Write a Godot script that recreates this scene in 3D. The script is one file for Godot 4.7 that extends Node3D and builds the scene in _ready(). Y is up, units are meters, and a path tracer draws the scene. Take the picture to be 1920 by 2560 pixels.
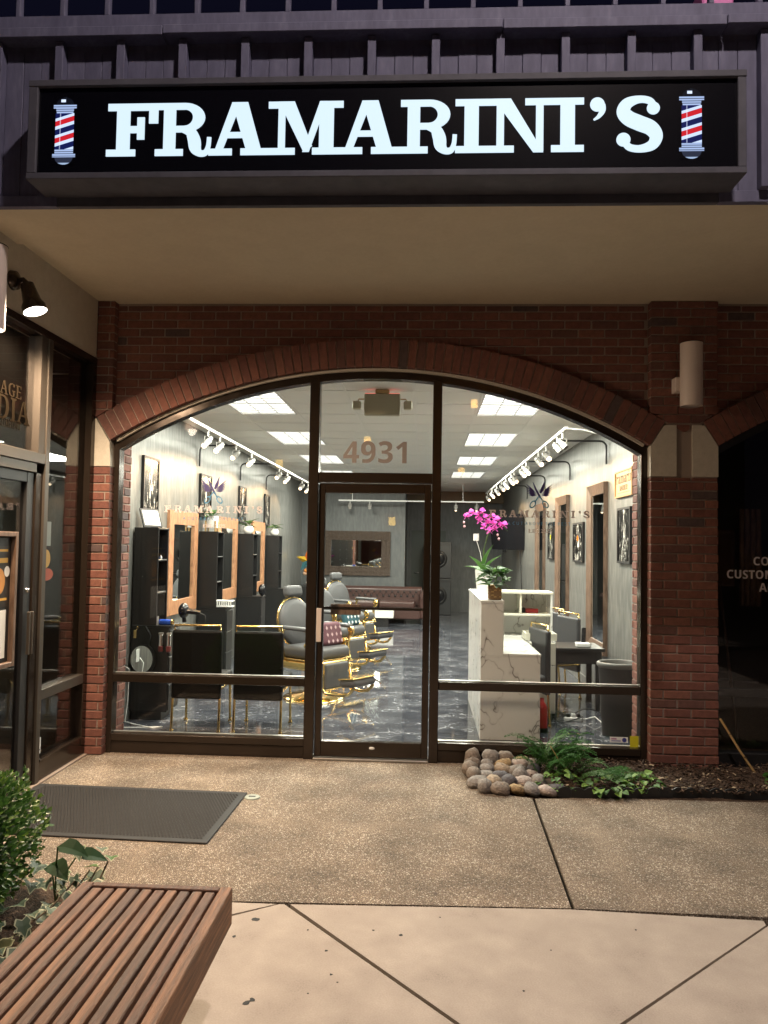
extends Node3D
# A barber shop at night behind an arched brick shopfront. x runs right along the shopfront, y up, z towards the street; the door stands near x = 0, the glass at z = 0.

class Sh:
	var v := PackedVector3Array()
	var n := PackedVector3Array()
	var ix := PackedInt32Array()
	func tri(a: Vector3, b: Vector3, c: Vector3) -> void:
		var q := (b - a).cross(c - a)
		if q.length_squared() < 1e-16: return
		q = q.normalized()
		var k := v.size()
		v.append(a); v.append(b); v.append(c)
		n.append(q); n.append(q); n.append(q)
		ix.append(k); ix.append(k + 2); ix.append(k + 1)
	func tri_out(a: Vector3, b: Vector3, c: Vector3, o: Vector3) -> void:
		if (b - a).cross(c - a).dot((a + b + c) / 3.0 - o) < 0.0: tri(a, c, b)
		else: tri(a, b, c)
	func quad(a: Vector3, b: Vector3, c: Vector3, d: Vector3) -> Sh:
		tri(a, b, c); tri(a, c, d)
		return self
	func quad_out(a: Vector3, b: Vector3, c: Vector3, d: Vector3, o: Vector3) -> void:
		tri_out(a, b, c, o); tri_out(a, c, d, o)
	# an axis-aligned box with chamfered edges
	func box(c: Vector3, s: Vector3, b := 0.0) -> Sh:
		var h := s * 0.5
		b = minf(b, minf(h.x, minf(h.y, h.z)) * 0.9)
		var P := func(ax: int, sx: int, sy: int, sz: int) -> Vector3:
			var q := Vector3(h.x - b, h.y - b, h.z - b)
			q[ax] = h[ax]
			return c + Vector3(q.x * sx, q.y * sy, q.z * sz)
		for s1 in [-1, 1]:
			quad_out(P.call(0, s1, -1, -1), P.call(0, s1, 1, -1), P.call(0, s1, 1, 1), P.call(0, s1, -1, 1), c)
			quad_out(P.call(1, -1, s1, -1), P.call(1, 1, s1, -1), P.call(1, 1, s1, 1), P.call(1, -1, s1, 1), c)
			quad_out(P.call(2, -1, -1, s1), P.call(2, 1, -1, s1), P.call(2, 1, 1, s1), P.call(2, -1, 1, s1), c)
			if b > 0.0:
				for s2 in [-1, 1]:
					quad_out(P.call(0, s1, s2, -1), P.call(0, s1, s2, 1), P.call(1, s1, s2, 1), P.call(1, s1, s2, -1), c)
					quad_out(P.call(0, s1, -1, s2), P.call(0, s1, 1, s2), P.call(2, s1, 1, s2), P.call(2, s1, -1, s2), c)
					quad_out(P.call(1, -1, s1, s2), P.call(1, 1, s1, s2), P.call(2, 1, s1, s2), P.call(2, -1, s1, s2), c)
					for s3 in [-1, 1]:
						tri_out(P.call(0, s1, s2, s3), P.call(1, s1, s2, s3), P.call(2, s1, s2, s3), c)
		return self
	# box between two corners
	func bb(x0: float, y0: float, z0: float, x1: float, y1: float, z1: float, b := 0.0) -> Sh:
		return box(Vector3(x0 + x1, y0 + y1, z0 + z1) * 0.5, Vector3(absf(x1 - x0), absf(y1 - y0), absf(z1 - z0)), b)
	# smooth sheet through rows of points
	func grid(rows: Array, wrap := false, flip := false) -> Sh:
		var k := v.size()
		var w: int = rows[0].size()
		var acc := PackedVector3Array()
		acc.resize(rows.size() * w)
		for r in rows:
			for p in r: v.append(p)
		for i in rows.size() - 1:
			for j in (w if wrap else w - 1):
				var a := i * w + j
				var b := i * w + (j + 1) % w
				var c := (i + 1) * w + (j + 1) % w
				var d := (i + 1) * w + j
				var q := (v[k + c] - v[k + a]).cross(v[k + d] - v[k + b])
				if flip: q = -q
				acc[a] += q; acc[b] += q; acc[c] += q; acc[d] += q
				if flip:
					ix.append_array([k + a, k + b, k + c, k + a, k + c, k + d])
				else:
					ix.append_array([k + a, k + c, k + b, k + a, k + d, k + c])
		for q in acc: n.append(q.normalized() if q.length_squared() > 1e-20 else Vector3.UP)
		return self
	# profile points are (radius, height), bottom to top; repeat a point for a sharp edge
	func lathe(prof: Array, segs := 24, at := Vector3.ZERO, sx := 1.0, sz := 1.0) -> Sh:
		var rows := []
		for p in prof:
			var r := PackedVector3Array()
			for j in segs:
				var a := TAU * j / segs
				r.append(at + Vector3(cos(a) * p.x * sx, p.y, -sin(a) * p.x * sz))
			rows.append(r)
		return grid(rows, true)
	func tube(pts: Array, r: float, segs := 8, r1 := -1.0) -> Sh:
		if r1 < 0.0: r1 = r
		var rows := []
		var t0: Vector3 = (pts[1] - pts[0]).normalized()
		var u := t0.cross(Vector3.UP if absf(t0.y) < 0.9 else Vector3.RIGHT).normalized()
		for i in pts.size():
			var t: Vector3 = (pts[mini(i + 1, pts.size() - 1)] - pts[maxi(i - 1, 0)]).normalized()
			u = (u - t * u.dot(t)).normalized()
			var w := t.cross(u)
			var rr := lerpf(r, r1, float(i) / (pts.size() - 1))
			var row := PackedVector3Array()
			for j in segs:
				var a := TAU * j / segs
				row.append(pts[i] + (u * cos(a) + w * sin(a)) * rr)
			rows.append(row)
		grid(rows, true)
		for e in [0, rows.size() - 1]:
			for j in segs:
				tri_out(pts[e], rows[e][j], rows[e][(j + 1) % segs], (pts[e] + pts[1 if e == 0 else e - 1]) * 0.5)
		return self
	# flat shape in the xy plane, from z0 to z1
	func prism(poly: PackedVector2Array, z0: float, z1: float) -> Sh:
		var p := poly.duplicate()
		if Geometry2D.is_polygon_clockwise(p): p.reverse()
		var t := Geometry2D.triangulate_polygon(p)
		for i in range(0, t.size(), 3):
			var a := p[t[i]]; var b := p[t[i + 1]]; var c := p[t[i + 2]]
			if (b - a).cross(c - a) < 0.0:
				var s := b; b = c; c = s
			tri(Vector3(a.x, a.y, z1), Vector3(b.x, b.y, z1), Vector3(c.x, c.y, z1))
			tri(Vector3(a.x, a.y, z0), Vector3(c.x, c.y, z0), Vector3(b.x, b.y, z0))
		for i in p.size():
			var a := p[i]; var b := p[(i + 1) % p.size()]
			quad(Vector3(a.x, a.y, z0), Vector3(b.x, b.y, z0), Vector3(b.x, b.y, z1), Vector3(a.x, a.y, z1))
		return self
	# box with round edges and corners
	func rbox(c: Vector3, s: Vector3, r: float, k := 4) -> Sh:
		var h := s * 0.5
		r = minf(r, minf(h.x, minf(h.y, h.z)))
		var rows := []
		for half in 2:
			for i in k + 1:
				var la := -PI / 2 + PI / 2 * (float(i) / k) + (PI / 2 if half == 1 else 0.0)
				var row := PackedVector3Array()
				for qd in 4:
					for j in k + 1:
						var lo := PI / 2 * (qd + float(j) / k)
						var sgx := 1.0 if qd == 0 or qd == 3 else -1.0
						var sgz := 1.0 if qd < 2 else -1.0
						row.append(c + Vector3(sgx * (h.x - r) + r * cos(la) * cos(lo), (1.0 if half == 1 else -1.0) * (h.y - r) + r * sin(la), sgz * (h.z - r) + r * cos(la) * sin(lo)))
				rows.append(row)
		grid(rows, true, true)
		# flat lids
		for e in [0, rows.size() - 1]:
			for j in rows[e].size():
				tri_out(c + Vector3(0, (-h.y if e == 0 else h.y), 0), rows[e][j], rows[e][(j + 1) % rows[e].size()], c)
		return self
	func ball(c: Vector3, r: Vector3, segs := 16, rings := 10) -> Sh:
		var rows := []
		for i in rings + 1:
			var la := -PI / 2 + PI * i / rings
			var row := PackedVector3Array()
			for j in segs:
				var lo := TAU * j / segs
				row.append(c + Vector3(cos(la) * cos(lo) * r.x, sin(la) * r.y, -cos(la) * sin(lo) * r.z))
			rows.append(row)
		return grid(rows, true)
	func add(o: Sh, t: Transform3D) -> Sh:
		var k := v.size()
		for p in o.v: v.append(t * p)
		for q in o.n: n.append((t.basis * q).normalized())
		for i in o.ix: ix.append(i + k)
		return self
	func mesh() -> ArrayMesh:
		var a := []
		a.resize(Mesh.ARRAY_MAX)
		a[Mesh.ARRAY_VERTEX] = v
		a[Mesh.ARRAY_NORMAL] = n
		a[Mesh.ARRAY_INDEX] = ix
		var m := ArrayMesh.new()
		m.add_surface_from_arrays(Mesh.PRIMITIVE_TRIANGLES, a)
		return m

var rng := RandomNumberGenerator.new()
var taken := {}
var boxes := {}
var M := {}

func V(x: float, y: float, z: float) -> Vector3: return Vector3(x, y, z)
func rr(a: float, b: float) -> float: return rng.randf_range(a, b)

func numbered(called: String) -> String:
	taken[called] = taken.get(called, -1) + 1
	return called if taken[called] == 0 else "%s_%03d" % [called, taken[called]]

# a thing: a node at its base, its parts are children
func thing(called: String, label: String, category: String, at := Vector3.ZERO, turn := 0.0, group := "") -> Node3D:
	var o := Node3D.new()
	o.name = numbered(called)
	add_child(o)
	o.position = at
	o.rotation.y = turn
	o.set_meta("label", label)
	o.set_meta("category", category)
	if group: o.set_meta("group", group)
	return o

func setting(called: String) -> Node3D:
	var o := Node3D.new()
	o.name = numbered(called)
	add_child(o)
	o.set_meta("kind", "structure")
	return o

func part(parent: Node, called: String, m: Mesh, mat: Material, at := Vector3.ZERO, rot := Vector3.ZERO) -> MeshInstance3D:
	var o := MeshInstance3D.new()
	o.name = called
	o.mesh = m
	o.material_override = mat
	o.position = at
	o.rotation = rot
	parent.add_child(o, true)
	return o

# a thing that is one mesh
func single(called: String, label: String, category: String, m: Mesh, mat: Material, at := Vector3.ZERO, rot := Vector3.ZERO, group := "") -> MeshInstance3D:
	var o := part(self, numbered(called), m, mat, at, rot)
	o.set_meta("label", label)
	o.set_meta("category", category)
	if group: o.set_meta("group", group)
	return o

func copy(o: Node3D, called: String, label: String, at: Vector3, turn := 0.0) -> Node3D:
	var c := o.duplicate()
	c.name = numbered(called)
	add_child(c)
	c.position = at
	c.rotation.y = turn
	c.set_meta("label", label)
	return c

func bxm(s: Vector3, b := 0.004) -> Mesh:
	var k := "%.3f %.3f %.3f %.4f" % [s.x, s.y, s.z, b]
	if not boxes.has(k): boxes[k] = Sh.new().box(Vector3.ZERO, s, b).mesh()
	return boxes[k]

func pbox(parent: Node, called: String, mat: Material, x0: float, y0: float, z0: float, x1: float, y1: float, z1: float, b := 0.003) -> MeshInstance3D:
	return part(parent, called, bxm(V(absf(x1 - x0), absf(y1 - y0), absf(z1 - z0)), b), mat, V(x0 + x1, y0 + y1, z0 + z1) * 0.5)

# ---------------------------------------------------------------- materials
func mat(c: Color, rough := 0.6, metal := 0.0) -> StandardMaterial3D:
	var m := StandardMaterial3D.new()
	m.albedo_color = c.linear_to_srgb()
	m.roughness = rough
	m.metallic = metal
	return m

func noise(freq: float, seed_: int, oct := 4, kind := FastNoiseLite.TYPE_SIMPLEX_SMOOTH) -> FastNoiseLite:
	var f := FastNoiseLite.new()
	f.noise_type = kind
	f.frequency = freq
	f.seed = seed_
	f.fractal_octaves = oct
	return f

func bytes(f: FastNoiseLite, size: int) -> PackedByteArray:
	var im := f.get_seamless_image(size, size)
	im.convert(Image.FORMAT_L8)
	return im.get_data()

# 256 colours along stops [[t, linear colour], ...], as sRGB bytes
func ramp(stops: Array) -> PackedByteArray:
	var g := Gradient.new()
	g.offsets = PackedFloat32Array(stops.map(func(s): return s[0]))
	g.colors = PackedColorArray(stops.map(func(s): return s[1]))
	var out := PackedByteArray()
	out.resize(768)
	for i in 256:
		var c := g.sample(i / 255.0).linear_to_srgb()
		out[i * 3] = int(clampf(c.r, 0, 1) * 255); out[i * 3 + 1] = int(clampf(c.g, 0, 1) * 255); out[i * 3 + 2] = int(clampf(c.b, 0, 1) * 255)
	return out

func colour_tex(b: PackedByteArray, size: int, stops: Array) -> ImageTexture:
	var l := ramp(stops)
	var d := PackedByteArray()
	d.resize(size * size * 3)
	for i in size * size:
		var q := b[i] * 3
		d[i * 3] = l[q]; d[i * 3 + 1] = l[q + 1]; d[i * 3 + 2] = l[q + 2]
	return ImageTexture.create_from_image(Image.create_from_data(size, size, false, Image.FORMAT_RGB8, d))

func grey_tex(b: PackedByteArray, size: int) -> ImageTexture:
	return ImageTexture.create_from_image(Image.create_from_data(size, size, false, Image.FORMAT_L8, b))

func stretch(b: PackedByteArray, w: int, h: int, nw: int, nh: int) -> PackedByteArray:
	var im := Image.create_from_data(w, h, false, Image.FORMAT_L8, b)
	im.resize(nw, nh, Image.INTERPOLATE_BILINEAR)
	return im.get_data()

# spread the values of a noise over 0..255
func level(b: PackedByteArray, gain := 1.0) -> PackedByteArray:
	var lo := 255; var hi := 0
	for q in b:
		lo = mini(lo, q); hi = maxi(hi, q)
	var o := PackedByteArray()
	o.resize(b.size())
	for i in b.size(): o[i] = clampi(int(((b[i] - lo) * 255.0 / maxf(hi - lo, 1) - 127.5) * gain + 127.5), 0, 255)
	return o

func blend(a: PackedByteArray, b: PackedByteArray, t: float) -> PackedByteArray:
	var o := PackedByteArray()
	o.resize(a.size())
	for i in a.size(): o[i] = int(a[i] * (1.0 - t) + b[i] * t)
	return o

func tri(m: StandardMaterial3D, scale: Vector3, world := true) -> StandardMaterial3D:
	m.uv1_triplanar = true
	m.uv1_world_triplanar = world
	m.uv1_scale = scale
	m.uv1_triplanar_sharpness = 4.0
	return m

func surf(tex: Texture2D, scale: Vector3, rough: float, height: Texture2D = null, hs := 0.1, world := true, tint := Color.WHITE) -> StandardMaterial3D:
	var m := StandardMaterial3D.new()
	m.albedo_color = tint
	m.albedo_texture = tex
	m.roughness = rough
	if height:
		m.heightmap_enabled = true
		m.heightmap_texture = height
		m.heightmap_scale = hs
	return tri(m, scale, world)

func glow(c: Color, e: float) -> StandardMaterial3D:
	var m := mat(Color(0.8, 0.8, 0.8), 0.5)
	m.emission_enabled = true
	m.emission = c.linear_to_srgb()
	m.emission_energy_multiplier = e
	return m

func C(r: float, g: float, b: float) -> Color: return Color(r, g, b)

func materials() -> void:
	var fine := level(bytes(noise(0.05, 3, 5), 512))
	var coarse := level(bytes(noise(0.008, 5, 5), 512))
	var spots := level(bytes(noise(0.02, 8, 4), 512))
	var mixb := level(blend(fine, coarse, 0.5))
	var fine_t := grey_tex(fine, 512)
	# bricks: red ones, a few brown and a few dark
	var shades := [[0.158, 0.060, 0.044], [0.172, 0.066, 0.047], [0.142, 0.055, 0.042], [0.185, 0.075, 0.053], [0.120, 0.054, 0.043], [0.080, 0.052, 0.050]]
	for k in shades.size():
		var s: Array = shades[k]
		var c := C(s[0], s[1], s[2])
		M["brick%d" % k] = surf(colour_tex(mixb, 512, [[0.0, c * 0.62], [0.5, c], [0.85, c * 1.2], [1.0, C(c.r * 1.25 + 0.03, c.g * 1.3 + 0.03, c.b * 1.3 + 0.03)]]), V(4.1 + k * 0.13, 4.1, 4.1), 0.88, fine_t, 0.25)
	M.mortar = surf(colour_tex(fine, 512, [[0, C(0.19, 0.145, 0.12)], [1, C(0.34, 0.275, 0.23)]]), V(5, 5, 5), 0.95, fine_t, 0.2)
	M.pale_stone = surf(colour_tex(mixb, 512, [[0, C(0.40, 0.36, 0.30)], [1, C(0.52, 0.48, 0.41)]]), V(3, 3, 3), 0.9, fine_t, 0.08)
	M.render = surf(colour_tex(mixb, 512, [[0, C(0.43, 0.385, 0.315)], [1, C(0.51, 0.465, 0.39)]]), V(2, 2, 2), 0.92, fine_t, 0.06)
	M.soffit = surf(colour_tex(mixb, 512, [[0, C(0.53, 0.455, 0.335)], [1, C(0.59, 0.515, 0.385)]]), V(0.9, 0.9, 0.9), 0.92, fine_t, 0.04)
	# painted timber above
	var grain := level(stretch(bytes(noise(0.03, 21, 4), 512), 512, 512, 512, 512))
	var pg := level(blend(grain, coarse, 0.6))
	M.slate = surf(colour_tex(pg, 512, [[0, C(0.080, 0.080, 0.138)], [0.6, C(0.112, 0.112, 0.185)], [1, C(0.150, 0.150, 0.228)]]), V(1.7, 0.5, 1.7), 0.72, fine_t, 0.08)
	M.slate_dark = surf(colour_tex(pg, 512, [[0, C(0.050, 0.050, 0.068)], [1, C(0.086, 0.086, 0.112)]]), V(0.7, 0.7, 0.7), 0.7, fine_t, 0.06)
	M.bronze = mat(C(0.040, 0.029, 0.022), 0.38, 0.55)
	M.bronze.roughness_texture = grey_tex(level(coarse, 0.4), 512)
	tri(M.bronze, V(1.3, 1.3, 1.3))
	M.grey_metal = mat(C(0.085, 0.072, 0.060), 0.45, 0.6)
	M.alu = mat(C(0.45, 0.43, 0.40), 0.35, 0.9)
	M.black = mat(C(0.012, 0.012, 0.013), 0.5)
	M.black_gloss = mat(C(0.008, 0.008, 0.010), 0.16)
	M.glass = mat(C(1, 1, 1), 0.0)
	M.glass.transparency = BaseMaterial3D.TRANSPARENCY_ALPHA
	M.glass.albedo_color = Color(0.05, 0.05, 0.05, 0.015)
	M.glass.metallic_specular = 0.36
	M.tinted = M.glass.duplicate()
	M.tinted.metallic_specular = 0.5
	M.tinted.albedo_color = Color(0.08, 0.075, 0.07, 0.12)
	# exposed aggregate paving
	var cell := noise(0.122, 11, 1, FastNoiseLite.TYPE_CELLULAR)
	cell.fractal_type = FastNoiseLite.FRACTAL_NONE
	cell.cellular_return_type = FastNoiseLite.RETURN_CELL_VALUE
	var cv := level(bytes(cell, 2048))
	cell.cellular_return_type = FastNoiseLite.RETURN_DISTANCE2_DIV
	var cd := level(bytes(cell, 2048))
	var big := level(bytes(noise(0.0025, 17, 5), 2048))
	var lut := ramp([[0, C(0.145, 0.112, 0.085)], [0.2, C(0.30, 0.232, 0.165)], [0.4, C(0.235, 0.185, 0.142)], [0.55, C(0.385, 0.315, 0.235)], [0.7, C(0.20, 0.16, 0.122)], [0.85, C(0.44, 0.375, 0.30)], [1, C(0.55, 0.49, 0.41)]])
	var d := PackedByteArray()
	d.resize(2048 * 2048 * 3)
	var hb := PackedByteArray()
	hb.resize(2048 * 2048)
	for i in 2048 * 2048:
		var e := clampf((215 - cd[i]) / 75.0, 0.0, 1.0)
		var w := 0.88 + 0.32 * big[i] / 255.0
		var q := cv[i] * 3
		var g := 1.0 - e
		d[i * 3] = mini(int((lut[q] * e + 96.0 * g) * w), 255)
		d[i * 3 + 1] = mini(int((lut[q + 1] * e + 84.0 * g) * w), 255)
		d[i * 3 + 2] = mini(int((lut[q + 2] * e + 72.0 * g) * w), 255)
		hb[i] = int(e * 255)
	M.aggregate = surf(ImageTexture.create_from_image(Image.create_from_data(2048, 2048, false, Image.FORMAT_RGB8, d)), V(0.40, 0.40, 0.40), 0.8, grey_tex(hb, 2048), 0.4)
	# broom-smooth concrete with faint stains
	var cb := level(blend(level(bytes(noise(0.006, 31, 5), 1024)), level(bytes(noise(0.16, 33, 4), 1024)), 0.42))
	M.concrete = surf(colour_tex(cb, 1024, [[0, C(0.255, 0.213, 0.18)], [0.25, C(0.345, 0.292, 0.25)], [0.6, C(0.392, 0.335, 0.288)], [1, C(0.46, 0.395, 0.342)]]), V(0.62, 0.62, 0.62), 0.8, grey_tex(cb, 1024), 0.22)
	M.concrete_band = surf(colour_tex(cb, 1024, [[0, C(0.40, 0.335, 0.28)], [1, C(0.53, 0.45, 0.385)]]), V(0.8, 0.8, 0.8), 0.72)
	M.joint = mat(C(0.05, 0.035, 0.03), 0.95)
	M.soil = surf(colour_tex(mixb, 512, [[0, C(0.035, 0.022, 0.014)], [1, C(0.11, 0.07, 0.045)]]), V(3, 3, 3), 0.98, fine_t, 1.0)
	M.rubber = mat(C(0.014, 0.0138, 0.0145), 0.75)
	M.rubber_edge = mat(C(0.019, 0.0185, 0.019), 0.7)
	# timber: grain runs along the first axis of the object
	var wb := level(bytes(noise(0.012, 41, 5), 512))
	wb = level(blend(wb, fine, 0.22))
	for k in 4:
		var t: Array = [[0.128, 0.053, 0.027], [0.178, 0.078, 0.037], [0.098, 0.044, 0.025], [0.215, 0.098, 0.045]][k]
		var c := C(t[0], t[1], t[2])
		M["teak%d" % k] = surf(colour_tex(wb, 512, [[0, c * 0.35], [0.3, c * 0.75], [0.55, c], [0.8, c * 1.4], [1, c * 2.0]]), V(7.5, 7.5, 0.5), 0.6, fine_t, 0.2, false)
		M["teak%d" % k].uv1_offset = V(k * 0.31, k * 0.17, k * 0.43)
	M.frame_wood = surf(colour_tex(wb, 512, [[0, C(0.22, 0.10, 0.050)], [0.5, C(0.36, 0.175, 0.088)], [1, C(0.47, 0.25, 0.13)]]), V(3, 1.2, 3), 0.5, null, 0.1)
	M.dark_wood = surf(colour_tex(wb, 512, [[0, C(0.075, 0.045, 0.03)], [0.5, C(0.14, 0.088, 0.06)], [1, C(0.20, 0.132, 0.095)]]), V(4, 0.8, 4), 0.5, null, 0.1)
	M.carved = surf(colour_tex(spots, 512, [[0, C(0.03, 0.02, 0.015)], [0.5, C(0.075, 0.052, 0.038)], [1, C(0.13, 0.095, 0.07)]]), V(3, 3, 3), 0.5, grey_tex(level(spots, 2.0), 512), 0.8)
	# shop walls: silvery grey plaster with trowel streaks down the wall
	var sb := level(bytes(noise(0.02, 51, 5), 512))
	var streak := level(blend(sb, coarse, 0.45))
	M.plaster = surf(colour_tex(streak, 512, [[0, C(0.105, 0.108, 0.104)], [0.5, C(0.165, 0.168, 0.16)], [1, C(0.255, 0.252, 0.236)]]), V(2.4, 0.35, 2.4), 0.42, null, 0.1)
	M.plaster.metallic = 0.25
	M.plaster_dark = surf(colour_tex(streak, 512, [[0, C(0.07, 0.075, 0.077)], [1, C(0.12, 0.127, 0.127)]]), V(1.6, 0.4, 1.6), 0.5, null, 0.1)
	M.green_grey = mat(C(0.055, 0.068, 0.060), 0.5)
	M.band = mat(C(0.16, 0.115, 0.07), 0.7)
	var tb := level(bytes(noise(0.16, 61, 2), 512))
	M.ceiling_tile = surf(colour_tex(tb, 512, [[0, C(0.48, 0.48, 0.45)], [0.3, C(0.70, 0.70, 0.66)], [1, C(0.78, 0.78, 0.74)]]), V(1.9, 1.9, 1.9), 0.95)
	M.ceiling_bar = mat(C(0.70, 0.70, 0.67), 0.6)
	# dark poured floor with pale veins
	var vb := bytes(noise(0.0055, 71, 5), 1024)
	var vb2 := bytes(noise(0.012, 73, 5), 1024)
	var vf := PackedByteArray()
	vf.resize(1024 * 1024)
	var bgn := level(bytes(noise(0.005, 75, 4), 1024))
	for i in 1024 * 1024:
		var a := absf(vb[i] - 128.0); var b := absf(vb2[i] - 120.0)
		var s := exp(-a * a / 8.0) * 1.1 + exp(-b * b / 7.0) * 0.7
		vf[i] = clampi(int(26.0 + bgn[i] * 0.34 + s * 130.0 * (0.25 + bgn[i] / 255.0)), 0, 255)
	M.epoxy = surf(colour_tex(vf, 1024, [[0, C(0.02, 0.023, 0.03)], [0.25, C(0.05, 0.055, 0.068)], [0.45, C(0.105, 0.112, 0.13)], [0.75, C(0.36, 0.36, 0.38)], [1, C(0.7, 0.69, 0.68)]]), V(0.36, 0.55, 0.55), 0.06)
	# white marble with grey veins
	var wv := bytes(noise(0.0035, 81, 4), 1024)
	var wvb := level(bytes(noise(0.004, 83, 4), 1024))
	var wm := PackedByteArray()
	wm.resize(1024 * 1024)
	for i in 1024 * 1024:
		var a := absf(wv[i] - 131.0)
		wm[i] = clampi(int(255.0 - (exp(-a * a / 12.0) * 215.0 + exp(-a * a / 200.0) * 60.0) * clampf(wvb[i] / 255.0 * 2.2 - 0.5, 0.0, 1.0)), 0, 255)
	M.marble = surf(colour_tex(wm, 1024, [[0, C(0.17, 0.155, 0.14)], [0.5, C(0.45, 0.44, 0.42)], [1, C(0.73, 0.73, 0.70)]]), V(0.8, 0.55, 0.8), 0.2)
	M.cream = mat(C(0.68, 0.66, 0.56), 0.4)
	var lb := level(bytes(noise(0.06, 91, 3), 512))
	M.grey_leather = surf(colour_tex(lb, 512, [[0, C(0.060, 0.062, 0.066)], [1, C(0.088, 0.090, 0.094)]]), V(3, 3, 3), 0.5, grey_tex(lb, 512), 0.04)
	M.brown_leather = surf(colour_tex(lb, 512, [[0, C(0.045, 0.022, 0.019)], [1, C(0.082, 0.043, 0.037)]]), V(3, 3, 3), 0.34, grey_tex(lb, 512), 0.04)
	M.black_leather = surf(colour_tex(lb, 512, [[0, C(0.0018, 0.0018, 0.0018)], [1, C(0.0038, 0.0038, 0.0036)]]), V(4, 4, 4), 0.55, grey_tex(lb, 512), 0.05)
	M.black_leather.metallic_specular = 0.25
	M.gold = mat(C(0.83, 0.60, 0.24), 0.16, 1.0)
	M.brass = mat(C(0.72, 0.52, 0.22), 0.25, 1.0)
	M.chrome = mat(C(0.7, 0.7, 0.7), 0.15, 1.0)
	M.mirror = mat(C(0.80, 0.84, 0.82), 0.02, 1.0)
	M.white = mat(C(0.75, 0.75, 0.73), 0.5)
	M.white_gloss = mat(C(0.78, 0.77, 0.74), 0.2)
	M.can = mat(C(0.34, 0.33, 0.31), 0.35)
	M.rail = mat(C(0.42, 0.41, 0.39), 0.4)
	M.dark_grey_leather = mat(C(0.045, 0.046, 0.05), 0.45)
	M.pinkish_white = mat(C(0.62, 0.53, 0.49), 0.55)
	M.charcoal = surf(colour_tex(fine, 512, [[0, C(0.008, 0.0085, 0.009)], [1, C(0.014, 0.0145, 0.015)]]), V(6, 0.8, 6), 0.38)
	M.terracotta = mat(C(0.3, 0.12, 0.06), 0.8)
	M.bamboo = mat(C(0.42, 0.28, 0.12), 0.5)
	M.wicker = mat(C(0.20, 0.12, 0.055), 0.7)
	M.leaf_dark = leafmat(C(0.030, 0.075, 0.020))
	M.leaf_deep = leafmat(C(0.014, 0.038, 0.014))
	M.leaf_deep.metallic_specular = 0.2
	M.leaf_mid = leafmat(C(0.055, 0.135, 0.028))
	M.leaf_light = leafmat(C(0.13, 0.24, 0.04))
	M.leaf_pale = leafmat(C(0.46, 0.48, 0.33))
	M.leaf_grey = leafmat(C(0.085, 0.13, 0.085))
	M.fern = leafmat(C(0.026, 0.085, 0.016))
	M.fern.metallic_specular = 0.2
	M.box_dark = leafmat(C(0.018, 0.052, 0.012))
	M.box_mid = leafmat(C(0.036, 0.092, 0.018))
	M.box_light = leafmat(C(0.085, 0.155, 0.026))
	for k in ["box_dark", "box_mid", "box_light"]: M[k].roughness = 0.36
	M.stem = mat(C(0.09, 0.065, 0.035), 0.8)
	M.green_stem = mat(C(0.08, 0.14, 0.04), 0.6)
	M.petal = leafmat(C(0.62, 0.10, 0.46))
	M.orange = leafmat(C(0.75, 0.28, 0.06))

func leafmat(c: Color) -> StandardMaterial3D:
	var m := mat(c, 0.58)
	m.backlight_enabled = true
	m.backlight = (c * 0.6).linear_to_srgb()
	return m

# ---------------------------------------------------------------- the shopfront
const AX := -0.028      # middle of the arch
const AR := 3.96        # radius of its underside
const AY := -0.93       # height of its centre
const HALF := 2.082
const RING := 0.212

func arc_y(x: float, r := AR, ax := AX) -> float: return AY + sqrt(maxf(r * r - (x - ax) * (x - ax), 0.0))

func disc(r: float, ax := AX) -> PackedVector2Array:
	var p := PackedVector2Array()
	for i in 181:
		var a := PI * (0.1 + 0.8 * i / 180.0)
		p.append(Vector2(ax + r * cos(a), AY + r * sin(a)))
	p.append(Vector2(ax - r, AY - 1.0)); p.append(Vector2(ax + r, AY - 1.0))
	return p

func brick_mat() -> Material:
	var q := rng.randf()
	var k := 0 if q < 0.28 else 1 if q < 0.54 else 2 if q < 0.76 else 3 if q < 0.88 else 4 if q < 0.965 else 5
	return M["brick%d" % k]

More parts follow.
